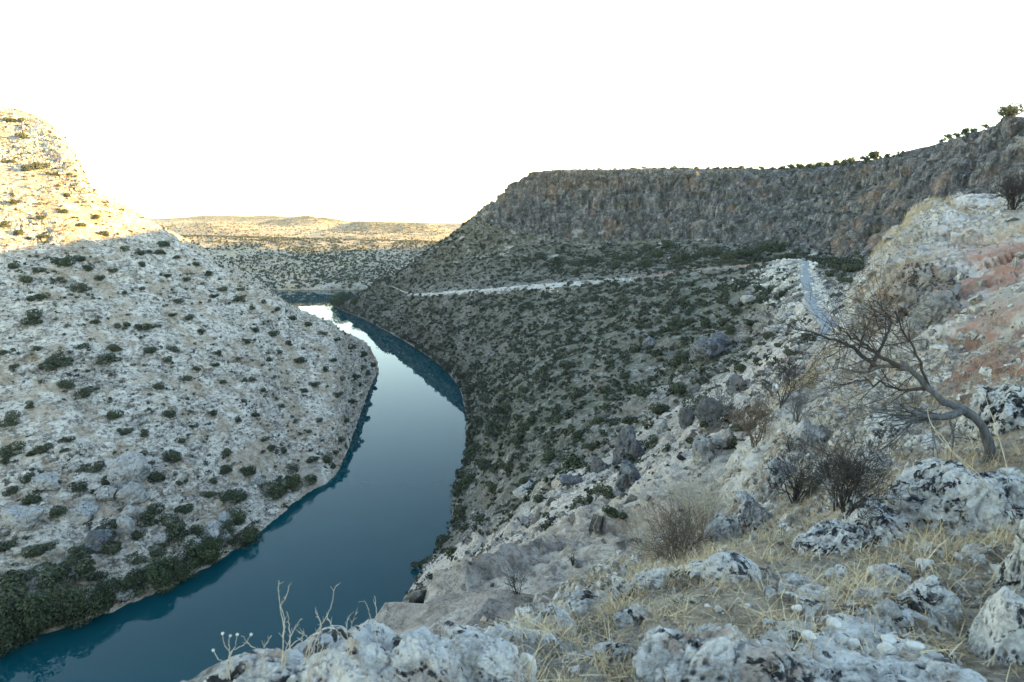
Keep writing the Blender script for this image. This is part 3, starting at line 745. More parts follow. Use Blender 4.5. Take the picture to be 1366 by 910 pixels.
bank_spots = [(20,838,58),(52,822,62),(92,808,54),(130,800,40),(82,836,40),(125,822,34),(0,850,50),(10,812,44),(150,785,34),(178,775,30),(210,770,46),(235,762,34),(258,742,44),(285,738,34),(272,728,26),(305,735,24),(322,722,30),(318,690,26),(368,652,30),(395,645,24),(415,640,16),(300,705,22),(335,708,18),(438,612,18),(392,625,16)]
east_spots = [(902,520,34),(928,540,40),(880,545,34),(1025,447,20),(1040,460,14),(1010,480,14),(840,590,24),(760,612,46),(735,608,26),(790,595,22),(870,590,24),(770,668,34),(808,655,26),(812,680,26),(720,665,22),(842,560,26),
 (690,585,24),(710,560,20),(745,555,20),(655,570,24),(640,560,26),(632,600,30),(625,640,34),(645,620,26),(660,650,24),(615,680,26),(640,690,20),(612,655,22),(700,640,20),(680,620,22),
 (1002,568,24),(985,570,20),(1060,470,24),(1082,452,24),(1010,605,34),(975,590,30),(950,560,26),(940,585,24),(960,470,20),(988,490,20),(1000,455,18),(975,440,20),(905,480,24),(925,470,20),
 (860,520,24),(835,500,22),(810,520,20),(800,560,22),(775,580,20),(675,540,20),(700,520,18),(648,530,22),(628,520,18),(620,500,18),(600,492,16),(560,462,14),(580,478,14),(540,448,12),
 (1000,430,18),(980,415,18),(1020,400,20),(1045,392,16),(1010,385,14),(960,400,18),(1060,430,12),(900,430,20),(870,445,20),(940,430,18),(590,720,26),(570,745,24),(600,735,18),(548,778,22),(535,795,18),(622,702,18),
 (1120,352,24),(1135,358,22),(1105,365,14),(1128,372,16),(1100,350,14),(1145,365,20),(1040,330,24),(1020,328,24),(1000,335,26),(980,338,24),(955,335,26),(930,340,24),(905,345,24),(880,338,22),(1045,342,20),(1012,342,22),(968,345,22),
 (860,350,20),(840,340,22),(820,352,20),(795,345,18),(770,350,18),(745,345,18),(720,340,18),(700,345,16),(865,330,18),(890,325,18)]
cape_spots = [(452,400,26),(462,396,18),(446,405,14),(474,402,14)]

greens = [leaf_mesh('shrub', M_leaf, 300 + k, 1300, 1.0, .068) for k in range(9)]
bankg = [leaf_mesh('shrub', M_leafgreen, 320 + k, 2600, 1.0, .045, flat=.95, lumps=9) for k in range(3)]
used_px = []
plants = []            # (px, py, width_px, point, kind)
def put(px, py, w, kind, dz=0):
    h = hit(px, py + w * .22)
    if not h or h[2].startswith('water') or h[2].startswith('ground'): return
    p = h[0]; dd = (p - CAMP).length
    R = .5 * w / F * dd
    plants.append([px, py, w, p, R, kind, dd])
for a in spots: put(a[0], a[1], a[2] * .86, 'west')
for a in bank_spots: put(*a, 'bank')
for a in east_spots: put(*a, 'east')
for a in cape_spots: put(*a, 'cape')
plants.sort(key=lambda q: -q[4] / q[6]); plants = plants[:300]
# the rest up to 300 come from the random ones that show largest (below)

# --- random scrub
def stuffmesh(name, pts, R, tone, n_cards, mat, size, seed, flatn=.75):
    """many small shrubs merged into one mass"""
    r = np.random.default_rng(seed)
    protos = [card_cloud(n_cards, 1.0, size, seed + q, flat=flatn, lumps=4) for q in range(5)]
    Vs = []; To = []; Lf = []
    k = r.integers(0, 5, len(pts)); ang = r.uniform(0, 6.283, len(pts))
    for q in range(5):
        m = k == q
        if not m.any(): continue
        V, Fc, lf = protos[q]
        c, s_ = np.cos(ang[m])[:, None], np.sin(ang[m])[:, None]
        x = V[None, :, 0] * c - V[None, :, 1] * s_; y = V[None, :, 0] * s_ + V[None, :, 1] * c
        z = np.repeat(V[None, :, 2], m.sum(), 0)
        VV = np.stack([x, y, z], -1) * R[m][:, None, None] + pts[m][:, None, :] + np.array([0, 0, .25])[None, None] * R[m][:, None, None]
        Vs.append(VV.reshape(-1, 3)); To.append(np.repeat(tone[m], V.shape[0])); Lf.append(np.tile(lf * .55, m.sum()))
    V = np.concatenate(Vs); n = len(V) // 4
    return mesh_from(name, V, np.arange(n * 4).reshape(n, 4), mat, False, {'tone': np.concatenate(To), 'leaf': np.concatenate(Lf)})

vm = veg
# east: dense maquis
densE = (.13 + vm + .9 * sstep(1.35, 1.1, RVE)) * (1 - .97 * roadz) * sstep(1.0, 1.06, RVE) * sstep(10.8, 9.4, RVE) * (1 - .80 * oncliff)
densE *= (.25 + 1.3 * sstep(-.15, .2, fbm(GE / 8, 4, 404)))
densE *= 1 - .9 * np.clip(at['pale'], 0, 1)
densE += 2.2 * sstep(9.0, 9.15, RVE) * sstep(10.2, 9.9, RVE) * sstep(4.5, 6.5, CUE) * sstep(10.6, 10.2, CUE)
densE[(RVE > 4.8) & (RVE < 6.2) & (CUE > 8)] = 0
PE, iE, jE = scatter(GE, densE, 46000, 401)
ok, ex, ey, ed = project_mask(PE, 20); ok = ok & (ed > 52); PE = PE[ok]; ex = ex[ok]; ey = ey[ok]; ed = ed[ok]; nearE = nearc[iE[ok], jE[ok]]
rE = np.clip(rng.lognormal(.12, .42, len(PE)), .4, 3.4) * (1 - .35 * nearE)
vis = np.array([seen(Vector(p + np.array([0, 0, 1.2])), 4.0) for p in PE]); PE, rE, ed, ex, ey, nearE = PE[vis], rE[vis], ed[vis], ex[vis], ey[vis], nearE[vis]
print('east scrub', len(PE))
# west: sparse
densW = .3 + .7 * sstep(-.2, .3, fbm(GW / 40, 3, 402))
PW, _, _ = scatter(GW, densW, 9500, 403)
ok, wx, wy, wdist = project_mask(PW, 20); PW = PW[ok]; wx = wx[ok]; wy = wy[ok]; wdist = wdist[ok]; ok = PW[:, 2] > 0.4; PW = PW[ok]; wx = wx[ok]; wy = wy[ok]; wdist = wdist[ok]
rW = rng.uniform(.2, 1.0, len(PW)) ** 2.2 * 1.45
vis = np.array([seen(Vector(p + np.array([0, 0, 1.0])), 4.0) for p in PW]); PW, rW, wdist, wx, wy = PW[vis], rW[vis], wdist[vis], wx[vis], wy[vis]
print('west scrub', len(PW))

# individuals: 300 that show largest
room = 300 - len(plants)
cand = [(rW[i] / wdist[i], 'w', i) for i in range(len(PW))] + [(rE[i] / ed[i] * .9, 'e', i) for i in range(len(PE))]
cand = [c_ for c_ in cand if (wdist if c_[1] == 'w' else ed)[c_[2]] > 45]
cand.sort(reverse=True)
takeW, takeE = set(), set()
for c_ in cand[:max(0, room)]:
    if c_[1] == 'w':
        i = c_[2]; takeW.add(i); plants.append([wx[i], wy[i], 2 * rW[i] / wdist[i] * F, Vector(PW[i]), rW[i], 'west', wdist[i]])
    else:
        i = c_[2]; takeE.add(i); plants.append([ex[i], ey[i], 2 * rE[i] / ed[i] * F, Vector(PE[i]), rE[i], 'east', ed[i]])
kw_ = np.array([i not in takeW for i in range(len(PW))]); ke_ = np.array([i not in takeE for i in range(len(PE))])
ORD = 'first second third fourth fifth sixth seventh eighth ninth tenth eleventh twelfth thirteenth fourteenth fifteenth sixteenth seventeenth eighteenth nineteenth twentieth'.split()
def ordn(k):
    if k < 20: return ORD[k]
    tens = {2: 'twenty', 3: 'thirty', 4: 'forty', 5: 'fifty'}[(k + 1) // 10]
    return tens + 'th' if False else (tens + '-' + ORD[(k + 1) % 10 - 1] if (k + 1) % 10 else {2: 'twentieth', 3: 'thirtieth', 4: 'fortieth', 5: 'fiftieth'}[(k + 1) // 10])
def zone(q):
    px, py, kind = q[0], q[1], q[5]
    if kind == 'bank': return ('leafy green', 'along the near shore of the pale western hill')
    if kind == 'cape': return ('rounded green', 'on the tip of the far cape')
    if kind == 'west':
        if py < 330 - px * .12: return ('sunlit olive', 'on the golden top of the western hill')
        for a, t in ((375, 'just below the shadow line of the pale hill'), (410, 'on the upper band of the pale hill'), (445, 'on the high middle band of the pale hill'), (480, 'across the middle of the pale hill'),
                     (515, 'on the band below the middle of the pale hill'), (560, 'on the low middle band of the pale hill'), (605, 'on the lower band of the pale hill'), (655, 'on the foot of the pale hill'), (705, 'just above the near shore rocks')):
            if py < a: return ('dark green', t)
        return ('dark green', 'in the thicket beside the near water')
    if py < 330: return ('dusky green', 'on ledges of the grey cliff')
    if py < 352: return ('dark green', 'in the belt under the grey cliff')
    if py < 400: return ('dark green', 'in the row beside the hillside road')
    for a, t in ((450, 'on the slope right below the road'), (500, 'on the upper part of the eastern slope'), (550, 'on the middle of the eastern slope'), (600, 'on the lower middle of the eastern slope'),
                 (650, 'on the lower eastern slope'), (700, 'on the foot of the eastern slope')):
        if py < a: return ('dark green', t)
    return ('dark green', 'on the steep ground above the near water')
zones = {}
for q in plants: zones.setdefault(zone(q), []).append(q)
for (look, where), L in zones.items():
    L.sort(key=lambda q: q[0])
    for k, q in enumerate(L):
        kind = q[5]
        me = (bankg if kind in ('bank', 'cape') else greens)[int(q[0] * 7 + q[1]) % (3 if kind in ('bank', 'cape') else 9)]
        o = D.objects.new('shrub', me); COL.objects.link(o)
        R = q[4]
        o.location = q[3] + Vector((0, 0, R * .22))
        o.rotation_euler = (0, 0, random.uniform(0, 6.28)); f = random.uniform(.85, 1.1)
        o.scale = (R * random.uniform(.95, 1.2), R * random.uniform(.9, 1.1), R * f * (1.15 if kind in ('bank', 'cape') else .95))
        nm = {'west': 'bush', 'bank': 'bush'}.get(kind, 'bush')
        lab = f'{look} bush, {ordn(k)} from the left {where}'
        if len(lab.split()) > 15: lab = lab.replace(' from the left', ' from left')
        tag(o, lab, 'bush', 'bushes scattered over the valley sides')

o = stuffmesh('scrub', PE[ke_], rE[ke_], np.clip(rng.normal(.35, .25, ke_.sum()), 0, 1), 52, M_leafstuff, .235, 410)
tag(o, 'dense dark scrub covering the eastern slope and cliff foot', 'scrub', kind='stuff')
o = stuffmesh('scrub', PW[kw_], rW[kw_], np.clip(rng.normal(.55, .25, kw_.sum()), 0, 1), 30, M_leafstuff, .30, 420)
tag(o, 'small scattered scrub over the pale western hill', 'scrub', kind='stuff')
# far hills and spur
dS = np.ones(GS.shape[:2]); PS, _, _ = scatter(GS, dS, 1500, 430)
ok = project_mask(PS, 5)[0]; PS = PS[ok]
dF = sstep(-.6, .1, fbm(GF / 120, 3, 431)) * (GF[..., 2] > 2) * (GF[..., 1] < 5200) / (1 + (GF[..., 1] / 1500) ** 2); PF, _, _ = scatter(GF, dF * (1 + 1.6 * (GF[..., 1] < 1650)), 80000, 432)  # scrub thickened on the shaded front face, standing in for deeper shade
ok, fx, fy, fd = project_mask(PF, 5); PF = PF[ok]; fx = fx[ok]; ok = fx < 720; PF = PF[ok]
print('far scrub', len(PF))
PP = np.concatenate([PS, PF]); RR = np.concatenate([rng.uniform(.8, 1.9, len(PS)), rng.uniform(1.4, 3.4, len(PF))])
o = stuffmesh('scrub', PP, RR, np.clip(rng.normal(.4, .2, len(PP)), 0, 1), 10, M_leafstuff, .55, 440)
tag(o, 'dotted dark scrub over the distant hills', 'scrub', kind='stuff')

# --- low trees along the plateau rim
def tube(pts, rad, sides=6):
    pts = np.array(pts, float); rad = np.array(rad, float); n = len(pts)
    tg = np.gradient(pts, axis=0); tg /= np.maximum(np.linalg.norm(tg, axis=1, keepdims=True), 1e-9)
    ref = np.array([.3, .2, .93]); 
    if abs(tg[0] @ ref) > .9: ref = np.array([.93, .2, .3])
    a = np.cross(tg, ref); a /= np.maximum(np.linalg.norm(a, axis=1, keepdims=True), 1e-9); b = np.cross(tg, a)
    th = np.arange(sides) * 2 * np.pi / sides
    V = pts[:, None] + (a[:, None] * np.cos(th)[None, :, None] + b[:, None] * np.sin(th)[None, :, None]) * rad[:, None, None]
    idx = np.arange(n * sides).reshape(n, sides)
    Fc = np.stack([idx[:-1], idx[1:], np.roll(idx, -1, 1)[1:], np.roll(idx, -1, 1)[:-1]], -1).reshape(-1, 4)
    return V.reshape(-1, 3), Fc
def join(parts):
    Vs, Fs, o = [], [], 0
    for V, Fc in parts:
        Vs.append(V); Fs.append(Fc + o); o += len(V)
    return np.concatenate(Vs), np.concatenate(Fs)
def trunk_mesh(seed, h=1.0):
    r = np.random.default_rng(seed)
    T = [tube([(0, 0, -.3), (0, 0, 0), (.03, .02, .25 * h), (.0, .05, .5 * h)], [.07, .055, .045, .035])]
    for k in range(5):
        a = k * 1.3 + r.uniform(0, .5); e = np.array([math.cos(a) * .5, math.sin(a) * .5, .95 * h])
        s0 = np.array([0, .03, (.28 + .04 * k) * h])
        T.append(tube([s0, s0 * .5 + e * .5 + r.normal(size=3) * .04, e], [.03, .02, .008], 5))
    return join(T)
def make_tree(loc, R, H, label, seed, group, n=700, size=.085):
    root = empty('low_tree', loc, random.uniform(0, 6))
    tag(root, label, 'tree', group)
    V, Fc = trunk_mesh(seed); V = V * np.array([H, H, H])
    mesh_from('trunk', V, Fc, M_bark, True, parent=root)
    V, Fc, lf = card_cloud(n, 1.0, size, seed + 7, flat=.75, lumps=8, low=-.5)
    V = V * np.array([R, R, R * 1.05]) + np.array([0, 0, H * .52])
    mesh_from('crown', V, Fc, M_leaf, False, {'leaf': .6 * np.repeat(lf[::4], 4)}, parent=root)
    return root
def copy_tree(o, parent=None):
    c = o.copy(); COL.objects.link(c); c.parent = parent
    for ch in list(o.children): copy_tree(ch, c)
    return c
def rim_hit(px):
    for py in range(120, 300):
        h = hit(px, py)
        if h: return h[0]
T1 = rim_hit(1349)
t1 = make_tree(T1 + Vector((0, 3, -.6)), 5.2, 6.5, 'largest rounded tree alone on the cliff top, nearest the upper right corner', 501, 'trees on the cliff top', 1500, .075)
T2 = rim_hit(1171); make_tree(T2 + Vector((0, 3, -.4)), 6.0, 6.8, 'round grey tree on the rim where the cliff starts to rise', 511, 'trees on the cliff top', 1000)
proto = None
rimp = [(px, s_) for px, s_ in ((738, 1.5), (752, 2), (768, 1.6), (783, 1.8), (800, 2), (815, 1.7), (832, 2.2), (846, 2.4), (860, 2.8), (872, 2.2), (886, 2.6), (900, 3), (914, 2.4), (930, 3.1), (946, 2.6), (960, 2.2), (976, 3), (990, 3.2), (1004, 2.6), (1018, 3.3),
        (1032, 2.6), (1045, 3.6), (1058, 4.4), (1070, 4.8), (1082, 4.4), (1094, 4.6), (1106, 4.2), (1118, 4.8), (1130, 5.2), (1140, 4.8), (1158, 4.5), (1186, 3), (1262, 3.0), (1272, 3.6), (1283, 3.2), (1294, 3.8), (1306, 3.0), (1322, 2.6))]
for k, (px, s_) in enumerate(rimp):
    h = rim_hit(px)
    if h is None: continue
    lab = f'low olive green tree on the skyline, {ordn(k)} from the left along the cliff rim'
    if proto is None:
        proto = make_tree((0, 0, 0), 1.0, 1.0, lab, 521, 'low trees along the cliff rim', 520, .10); o = proto
    else: o = copy_tree(proto)
    o['label'] = lab
    o.location = h + Vector((0, 4, -.3)); o.rotation_euler = (0, 0, k * 1.7); s_ *= 1.0 if px < 1200 else .8; o.scale = (s_ * 1.1, s_ * 1.1, s_)

print('TIME after f_scatter', time.time() - _T0)
# ------------------------------------------------------------------ ROCKS
_ico = {}
def ico(level):
    if level not in _ico:
        bm = bmesh.new(); bmesh.ops.create_icosphere(bm, subdivisions=level, radius=1.0)
        V = np.array([v.co[:] for v in bm.verts]); Fc = np.array([[v.index for v in f.verts] for f in bm.faces]); bm.free()
        _ico[level] = (V / np.linalg.norm(V, axis=1, keepdims=True), Fc)
    return _ico[level]
def rock_shape(level, size, seed, planes=13, p=9.0, rough=.10, pit=0.0, pscale=7.0):
    r = np.random.default_rng(seed); d, Fc = ico(level)
    n = r.normal(size=(planes, 3)); n /= np.linalg.norm(n, axis=1, keepdims=True); h = r.uniform(.72, 1.05, planes)
    q = np.maximum(d @ n.T, 0) / h
    rad = (q ** p).sum(1) ** (-1 / p)
    rad = np.minimum(rad, 1.35)
    V = d * rad[:, None]; V = V / np.abs(V).max(0) * .96
    size = np.array(size, float)
    Q = V * size; m = size.mean()
    off = r.uniform(0, 50, 3)
    f1 = fbm(V * 1.3 + off, 5, seed % 97, .55)
    rd = ridged(V * 2.2 + off, 4, seed % 89)
    A = f1 * rough * 1.6 + rd * rough * .6
    a, b, c = worley(V * 3.0 + off + .3 * np.stack([f1, rd, -f1], -1), seed % 83)
    A += (sstep(0, .25, b - a) - 1) * rough * .25 + (c - .5) * rough * .55
    a, b, c = worley(V * 8.0 + off, seed % 79); A += (c - .5) * rough * .28 + fbm(V * 7 + off, 4, seed % 67, .6) * rough * .5
    pm = np.zeros(len(V))
    if pit:
        a, b, c = worley(V * pscale + off + .5 * vnoise(V * pscale * .6 + off, 3)[:, None], seed % 71 + 5)
        msk = sstep(-.1, .25, vnoise(V * 2.4 + off, 9))
        pm = sstep(.42, .18, a) * msk
        A -= pm * pit
    Q = Q + d * (A * m)[:, None]
    return Q, Fc, pm * .9
def rock(name, loc, size, seed, mat, level=4, rz=0.0, tilt=0.0, label=None, cat='rock', group=None, **kw):
    V, Fc, pm = rock_shape(level, size, seed, **kw)
    o = mesh_from(name, V, Fc, mat, True, {'pit': pm})
    o.location = loc; o.rotation_euler = (tilt, tilt * .4, rz)
    tag(o, label, cat, group)
    return o

def cube_protos(k, seed):
    r = np.random.default_rng(seed); out = []
    base = np.array([[x, y, z] for z in (-1, 1) for y in (-1, 1) for x in (-1, 1)], float)
    Fc = np.array([[0, 2, 3, 1], [4, 5, 7, 6], [0, 1, 5, 4], [2, 6, 7, 3], [0, 4, 6, 2], [1, 3, 7, 5]])
    for _ in range(k):
        V = base * (1 + r.uniform(-.32, .12, (8, 3))); V[4:] *= np.array([r.uniform(.55, .95), r.uniform(.55, .95), 1]); out.append(V)
    return out, Fc
def rubble(name, pts, size, mat, seed, flat=(.35, .75), attrs=None, tilt=(.18, .12), jit=.35):
    r = np.random.default_rng(seed); protos, Fc = cube_protos(14, seed); n = len(pts)
    k = r.integers(0, 14, n); PV = np.array(protos)[k]                     # n,8,3
    S = size[:, None] * np.stack([r.uniform(.7, 1.6, n), r.uniform(.6, 1.1, n), r.uniform(*flat, n)], 1)
    V = PV * S[:, None, :]
    az = r.normal(.5, .9, n); ax = r.normal(tilt[0], jit, n); ay = r.normal(tilt[1], jit, n)
    def rot(V, a, i, j):
        c, s_ = np.cos(a)[:, None], np.sin(a)[:, None]; W_ = V.copy()
        W_[..., i] = V[..., i] * c - V[..., j] * s_; W_[..., j] = V[..., i] * s_ + V[..., j] * c; return W_
    V = rot(rot(rot(V, az, 0, 1), ax, 1, 2), ay, 0, 2) + pts[:, None, :] + np.array([0, 0, .12]) * size[:, None, None]
    FF = (Fc[None] + 8 * np.arange(n)[:, None, None]).reshape(-1, 4)
    return mesh_from(name, V.reshape(-1, 3), FF, mat, False, attrs and {a: np.full(n * 8, b) for a, b in attrs.items()})

def vis_filter(P, up=.8, tol=3.0, pad=10):
    ok = project_mask(P, pad)[0]; P = P[ok]
    v = np.array([seen(Vector(p + np.array([0, 0, up])), tol) for p in P]); return P[v]
# broken ledges and loose blocks
dW_ = sstep(-.15, .3, fbm(GW / 26, 4, 601) + .05) * (GW[..., 2] > .3)
PR, _, _ = scatter(GW, dW_, 26000, 602); PR = vis_filter(PR)
sz = .28 + .95 * rng.random(len(PR)) ** 3.2 + .6 * (rng.random(len(PR)) < .02)
tag(rubble('rubble', PR, sz, M_west, 603), 'broken limestone blocks strewn over the pale western hill', 'rubble', kind='stuff'); print('west rubble', len(PR))
dE_ = np.where((RVE > 4.85) & (RVE < 6.15) & (CUE > 8), 0, 1) * (.40 * sstep(0, .25, fbm(GE / 18, 3, 608)) + nearc + .8 * at['pale'] + 4.0 * sstep(11, 12.5, CUE)) * sstep(1.0, 1.02, RVE) * sstep(6.9, 6.5, RVE) * (1 - roadz)
PR, iR, jR = scatter(GE, dE_, 40000, 604); PR = vis_filter(PR)
sz = (.22 + .9 * rng.random(len(PR)) ** 3.2) * np.clip(PR[:, 1] / 115, .42, 1.0)
tag(rubble('rubble', PR, sz, M_east, 605, tilt=(.5, .3)), 'broken grey blocks strewn over the eastern slope', 'rubble', kind='stuff'); print('east rubble', len(PR))
# pale cut rubble below the track
m_ = at['pale'] * sstep(4.3, 4.6, RVE) * sstep(6.4, 6.2, RVE) * (1 - roadz)
PR, _, _ = scatter(GE, m_, 5200, 606); PR = vis_filter(PR)
tag(rubble('rubble', PR, .25 + .75 * rng.random(len(PR)) ** 2.2, M_east, 607, (.5, .9), {'pale': 1.0, 'veg': 0., 'soil': 0., 'red': 0.}), 'fresh pale rubble spilled along the hillside track', 'rubble', kind='stuff')

# single boulders and crags on the slopes: px, py, width, height (px), label
crag = [
 ('w', 167, 628, 50, 44, 'large grey block with a flat face, largest boulder on the pale hill'), ('w', 176, 655, 34, 30, 'leaning slab just below the largest boulder of the pale hill'),
 ('w', 142, 655, 26, 26, 'squat boulder left of the slab on the pale hill'), ('w', 168, 700, 26, 30, 'upright boulder among the bushes near the near shore'),
 ('w', 132, 720, 34, 28, 'dark split boulder beside the thicket near the near shore'), ('w', 175, 682, 26, 18, 'low boulder above the upright boulder near the shore'),
 ('w', 285, 706, 34, 18, 'broad flat boulder nearest the water among shore bushes'), ('w', 260, 727, 18, 16, 'small pointed boulder at the water bushes'),
 ('w', 300, 712, 22, 16, 'small round boulder touching the broad flat shore boulder'), ('w', 212, 720, 18, 16, 'small pale boulder between two green shore bushes'),
 ('w', 160, 788, 30, 16, 'pale boulder at the edge of the near thicket'), ('w', 100, 765, 16, 12, 'little white boulder inside the near thicket'),
 ('w', 300, 690, 20, 14, 'boulder under a bush uphill of the flat shore boulder'), ('w', 345, 640, 26, 12, 'long low ledge above the shore bushes'),
 ('w', 60, 640, 34, 18, 'broad ledge on the foot of the pale hill'), ('w', 30, 690, 44, 22, 'smooth broad crag left of the near thicket'), ('w', 110, 680, 34, 22, 'cracked crag above the near thicket'),
 ('e', 938, 462, 50, 44, 'dark upright crag standing alone on the scrubby slope'), ('e', 962, 455, 30, 26, 'blue grey boulder beside the dark crag'),
 ('e', 833, 592, 34, 62, 'tall dark pinnacle on the steep eastern slope'), ('e', 838, 632, 44, 46, 'dark crag at the foot of the pinnacle'),
 ('e', 985, 512, 34, 26, 'smooth pale boulder among dark bushes on the eastern slope'), ('e', 950, 548, 40, 40, 'long pale crag under the big dark bush'),
 ('e', 916, 556, 24, 34, 'slanting pale rib beside the big dark bush'), ('e', 940, 600, 36, 50, 'pale blue crag on the dry slope'), ('e', 965, 585, 28, 36, 'smaller pale crag right of the pale blue crag'),
 ('e', 800, 620, 26, 30, 'jutting grey rock uphill of the dark thicket'), ('e', 762, 640, 40, 24, 'long grey ledge below the dark thicket'), ('e', 700, 655, 40, 22, 'pale ledge near the water on the eastern slope'),
 ('e', 880, 570, 24, 24, 'grey rock half hidden by dry brush'), ('e', 868, 455, 24, 14, 'grey ledge in the scrub left of the dark crag'), ('e', 850, 600, 20, 40, 'narrow dark rib right of the pinnacle'),
 ('e', 1030, 440, 24, 18, 'pale rock below the paved bend'), ('e', 1045, 425, 26, 16, 'light ledge left of the paved road end'), ('e', 1000, 400, 24, 14, 'pale ledge in the scrub left of the paved road'),
]
for k, (sd_, px, py, w, hh, lab) in enumerate(crag):
    h = hit(px, py + hh * .3)
    if not h or h[2].startswith('water'): print('miss crag', px, py); continue
    dd = (h[0] - CAMP).length; sx = .5 * w / F * dd; sz_ = .55 * hh / F * dd
    dark = 'dark' in lab
    rock('boulder', h[0] + Vector((0, 0, sz_ * .25)), (sx, sx * .8, sz_), 700 + k, M_rockdark if dark else M_rockfar, 5, random.uniform(0, 6), .15, lab, 'boulder', 'boulders and crags on the slopes', rough=.2, p=16)

# foreground rocks round the viewer
dg.update()
def nearrock(px, py, w, hh, mat, seed, label, level=6, sink=.55, deep=.8, rz=None, tilt=0.0, dist=None, name='rock', group='lichened rocks at the viewpoint', **kw):
    h = hit(px, py + hh * .32)
    dd = dist or (h[0] - CAMP).length
    d = (Vector(W(px, py, 10)) - CAMP).normalized(); c = CAMP + d * (dd + .1 * w / F * dd)
    sx = .5 * w / F * dd; Hh = .5 * hh / F * dd * 1.05; sd_ = max(.12, -d.z); cd_ = math.sqrt(1 - sd_ * sd_)
    sy = min(sx * deep, .74 * Hh / sd_); sz_ = math.sqrt(Hh * Hh - (sy * sd_) ** 2) / cd_
    kw.setdefault('rough', .15); kw.setdefault('p', 11); kw.setdefault('planes', 30)
    return rock(name, c - Vector((0, 0, sz_ * sink)), (sx * 1.04, sy, sz_ * (1 + sink)), seed, mat, level, random.uniform(-.3, .3) if rz is None else rz, tilt, label, 'rock', group, **kw)
nearrock(350, 925, 190, 84, M_paler, 801, 'long white rock with black patches under the dry stalks', 7, rz=.1, tilt=-.02, deep=.55, pit=.05)
nearrock(462, 905, 150, 80, M_paler, 802, 'white bulging rock between the stalk plants and rusty rubble', 7, deep=.6, pit=.05)
nearrock(560, 900, 110, 84, M_lichen, 803, 'grey and rust stained rock beside the white bulging rock', 7, deep=.7, pit=.06)
nearrock(652, 884, 96, 52, M_lichen, 804, 'low blue grey rock left of the squat pale stone', 6, pit=.07)
nearrock(612, 868, 60, 34, M_paler, 805, 'small white rock above the low blue grey rock', 6)
nearrock(705, 884, 26, 28, M_white, 806, 'squat smooth pale stone like a stump', 5, rough=.04, p=14)
nearrock(925, 882, 170, 116, M_paler, 807, 'largest pale rock with rust patches at bottom centre', 7, deep=.7, pit=.06)
nearrock(1020, 895, 120, 60, M_lichen, 808, 'broken brown grey rock adjoining the largest pale rock', 6, pit=.08)
nearrock(985, 759, 86, 46, M_lichen, 809, 'rounded white boulder standing proud of the grassy hollow', 7, pit=.05, p=5, rough=.07)
nearrock(1112, 722, 110, 40, M_pitted, 810, 'slanted pitted ledge between round boulder and big pitted rock', 7, pit=.12, rz=.5, tilt=-.2)
nearrock(1168, 706, 90, 62, M_pitted, 811, 'white crest of the slanted pitted ledge', 7, pit=.10)
nearrock(1262, 668, 150, 96, M_pitted, 812, 'big black pitted rock with white crust above the straw', 7, pit=.12, pscale=8)
nearrock(1345, 665, 90, 92, M_pitted, 813, 'black pitted rock at the frame edge joining the big one', 7, pit=.12, pscale=8)
nearrock(1348, 848, 84, 90, M_lichen, 814, 'upright blue grey boulder with black spots at the right', 7, pit=.07, rough=.09)
nearrock(1372, 760, 50, 110, M_pitted, 815, 'dark rock cut by the right edge above the upright boulder', 6, pit=.08)
nearrock(1342, 545, 92, 76, M_pitted, 816, 'dark pitted rock behind the leaning dead trunk', 7, pit=.13)
nearrock(1302, 560, 40, 34, M_pitted, 817, 'small dark rock touching the dead trunk base', 6, pit=.1)
nearrock(1192, 572, 70, 40, M_pitted, 818, 'small black and white rock under the dead branches', 6, pit=.1)
nearrock(1235, 590, 46, 34, M_lichen, 819, 'grey rock in dry grass below the dead branch', 6, pit=.08)
nearrock(1165, 620, 50, 30, M_lichen, 820, 'spotted rock at the edge of the dark thorn bush', 6, pit=.08)
nearrock(878, 772, 66, 34, M_lichen, 821, 'white capped rock on the lip above the river slope', 6, pit=.07)
nearrock(836, 790, 44, 26, M_pitted, 822, 'small pitted rock left of the white capped rock', 6, pit=.1)
nearrock(790, 805, 84, 40, M_lichen, 823, 'long grey rock on the lip behind the straw', 6, pit=.05)
nearrock(735, 830, 70, 40, M_lichen, 824, 'smooth grey rock with a cracked face on the lip', 6)
nearrock(850, 822, 60, 28, M_lichen, 825, 'half buried rock in straw above the largest pale rock', 6, pit=.08)
nearrock(815, 868, 60, 30, M_pitted, 826, 'dark edged flat rock in straw left of the largest pale rock', 6, pit=.1)
nearrock(1062, 773, 46, 16, M_lichen, 827, 'thin flat stone lying in the grassy hollow', 5)
nearrock(1118, 768, 34, 22, M_lichen, 828, 'small blue stone right of the thin flat stone', 5)
nearrock(1188, 768, 50, 26, M_lichen, 829, 'spotted stone at the middle of the grassy hollow', 6, pit=.08)
nearrock(1240, 796, 62, 40, M_lichen, 830, 'grey mottled stone sunk in straw right of the hollow', 6, pit=.05)
nearrock(1185, 812, 30, 22, M_lichen, 831, 'grey knobbly stone below the spotted stone', 5)
nearrock(1150, 795, 26, 18, M_lichen, 832, 'tiny dark stone left of the knobbly stone', 5, pit=.1)
nearrock(1160, 905, 190, 34, M_lichen, 833, 'long low rock along the bottom right edge', 6, pit=.07, deep=.5)
nearrock(1262, 900, 70, 34, M_lichen, 834, 'bottom edge rock below the upright boulder', 6, pit=.07)
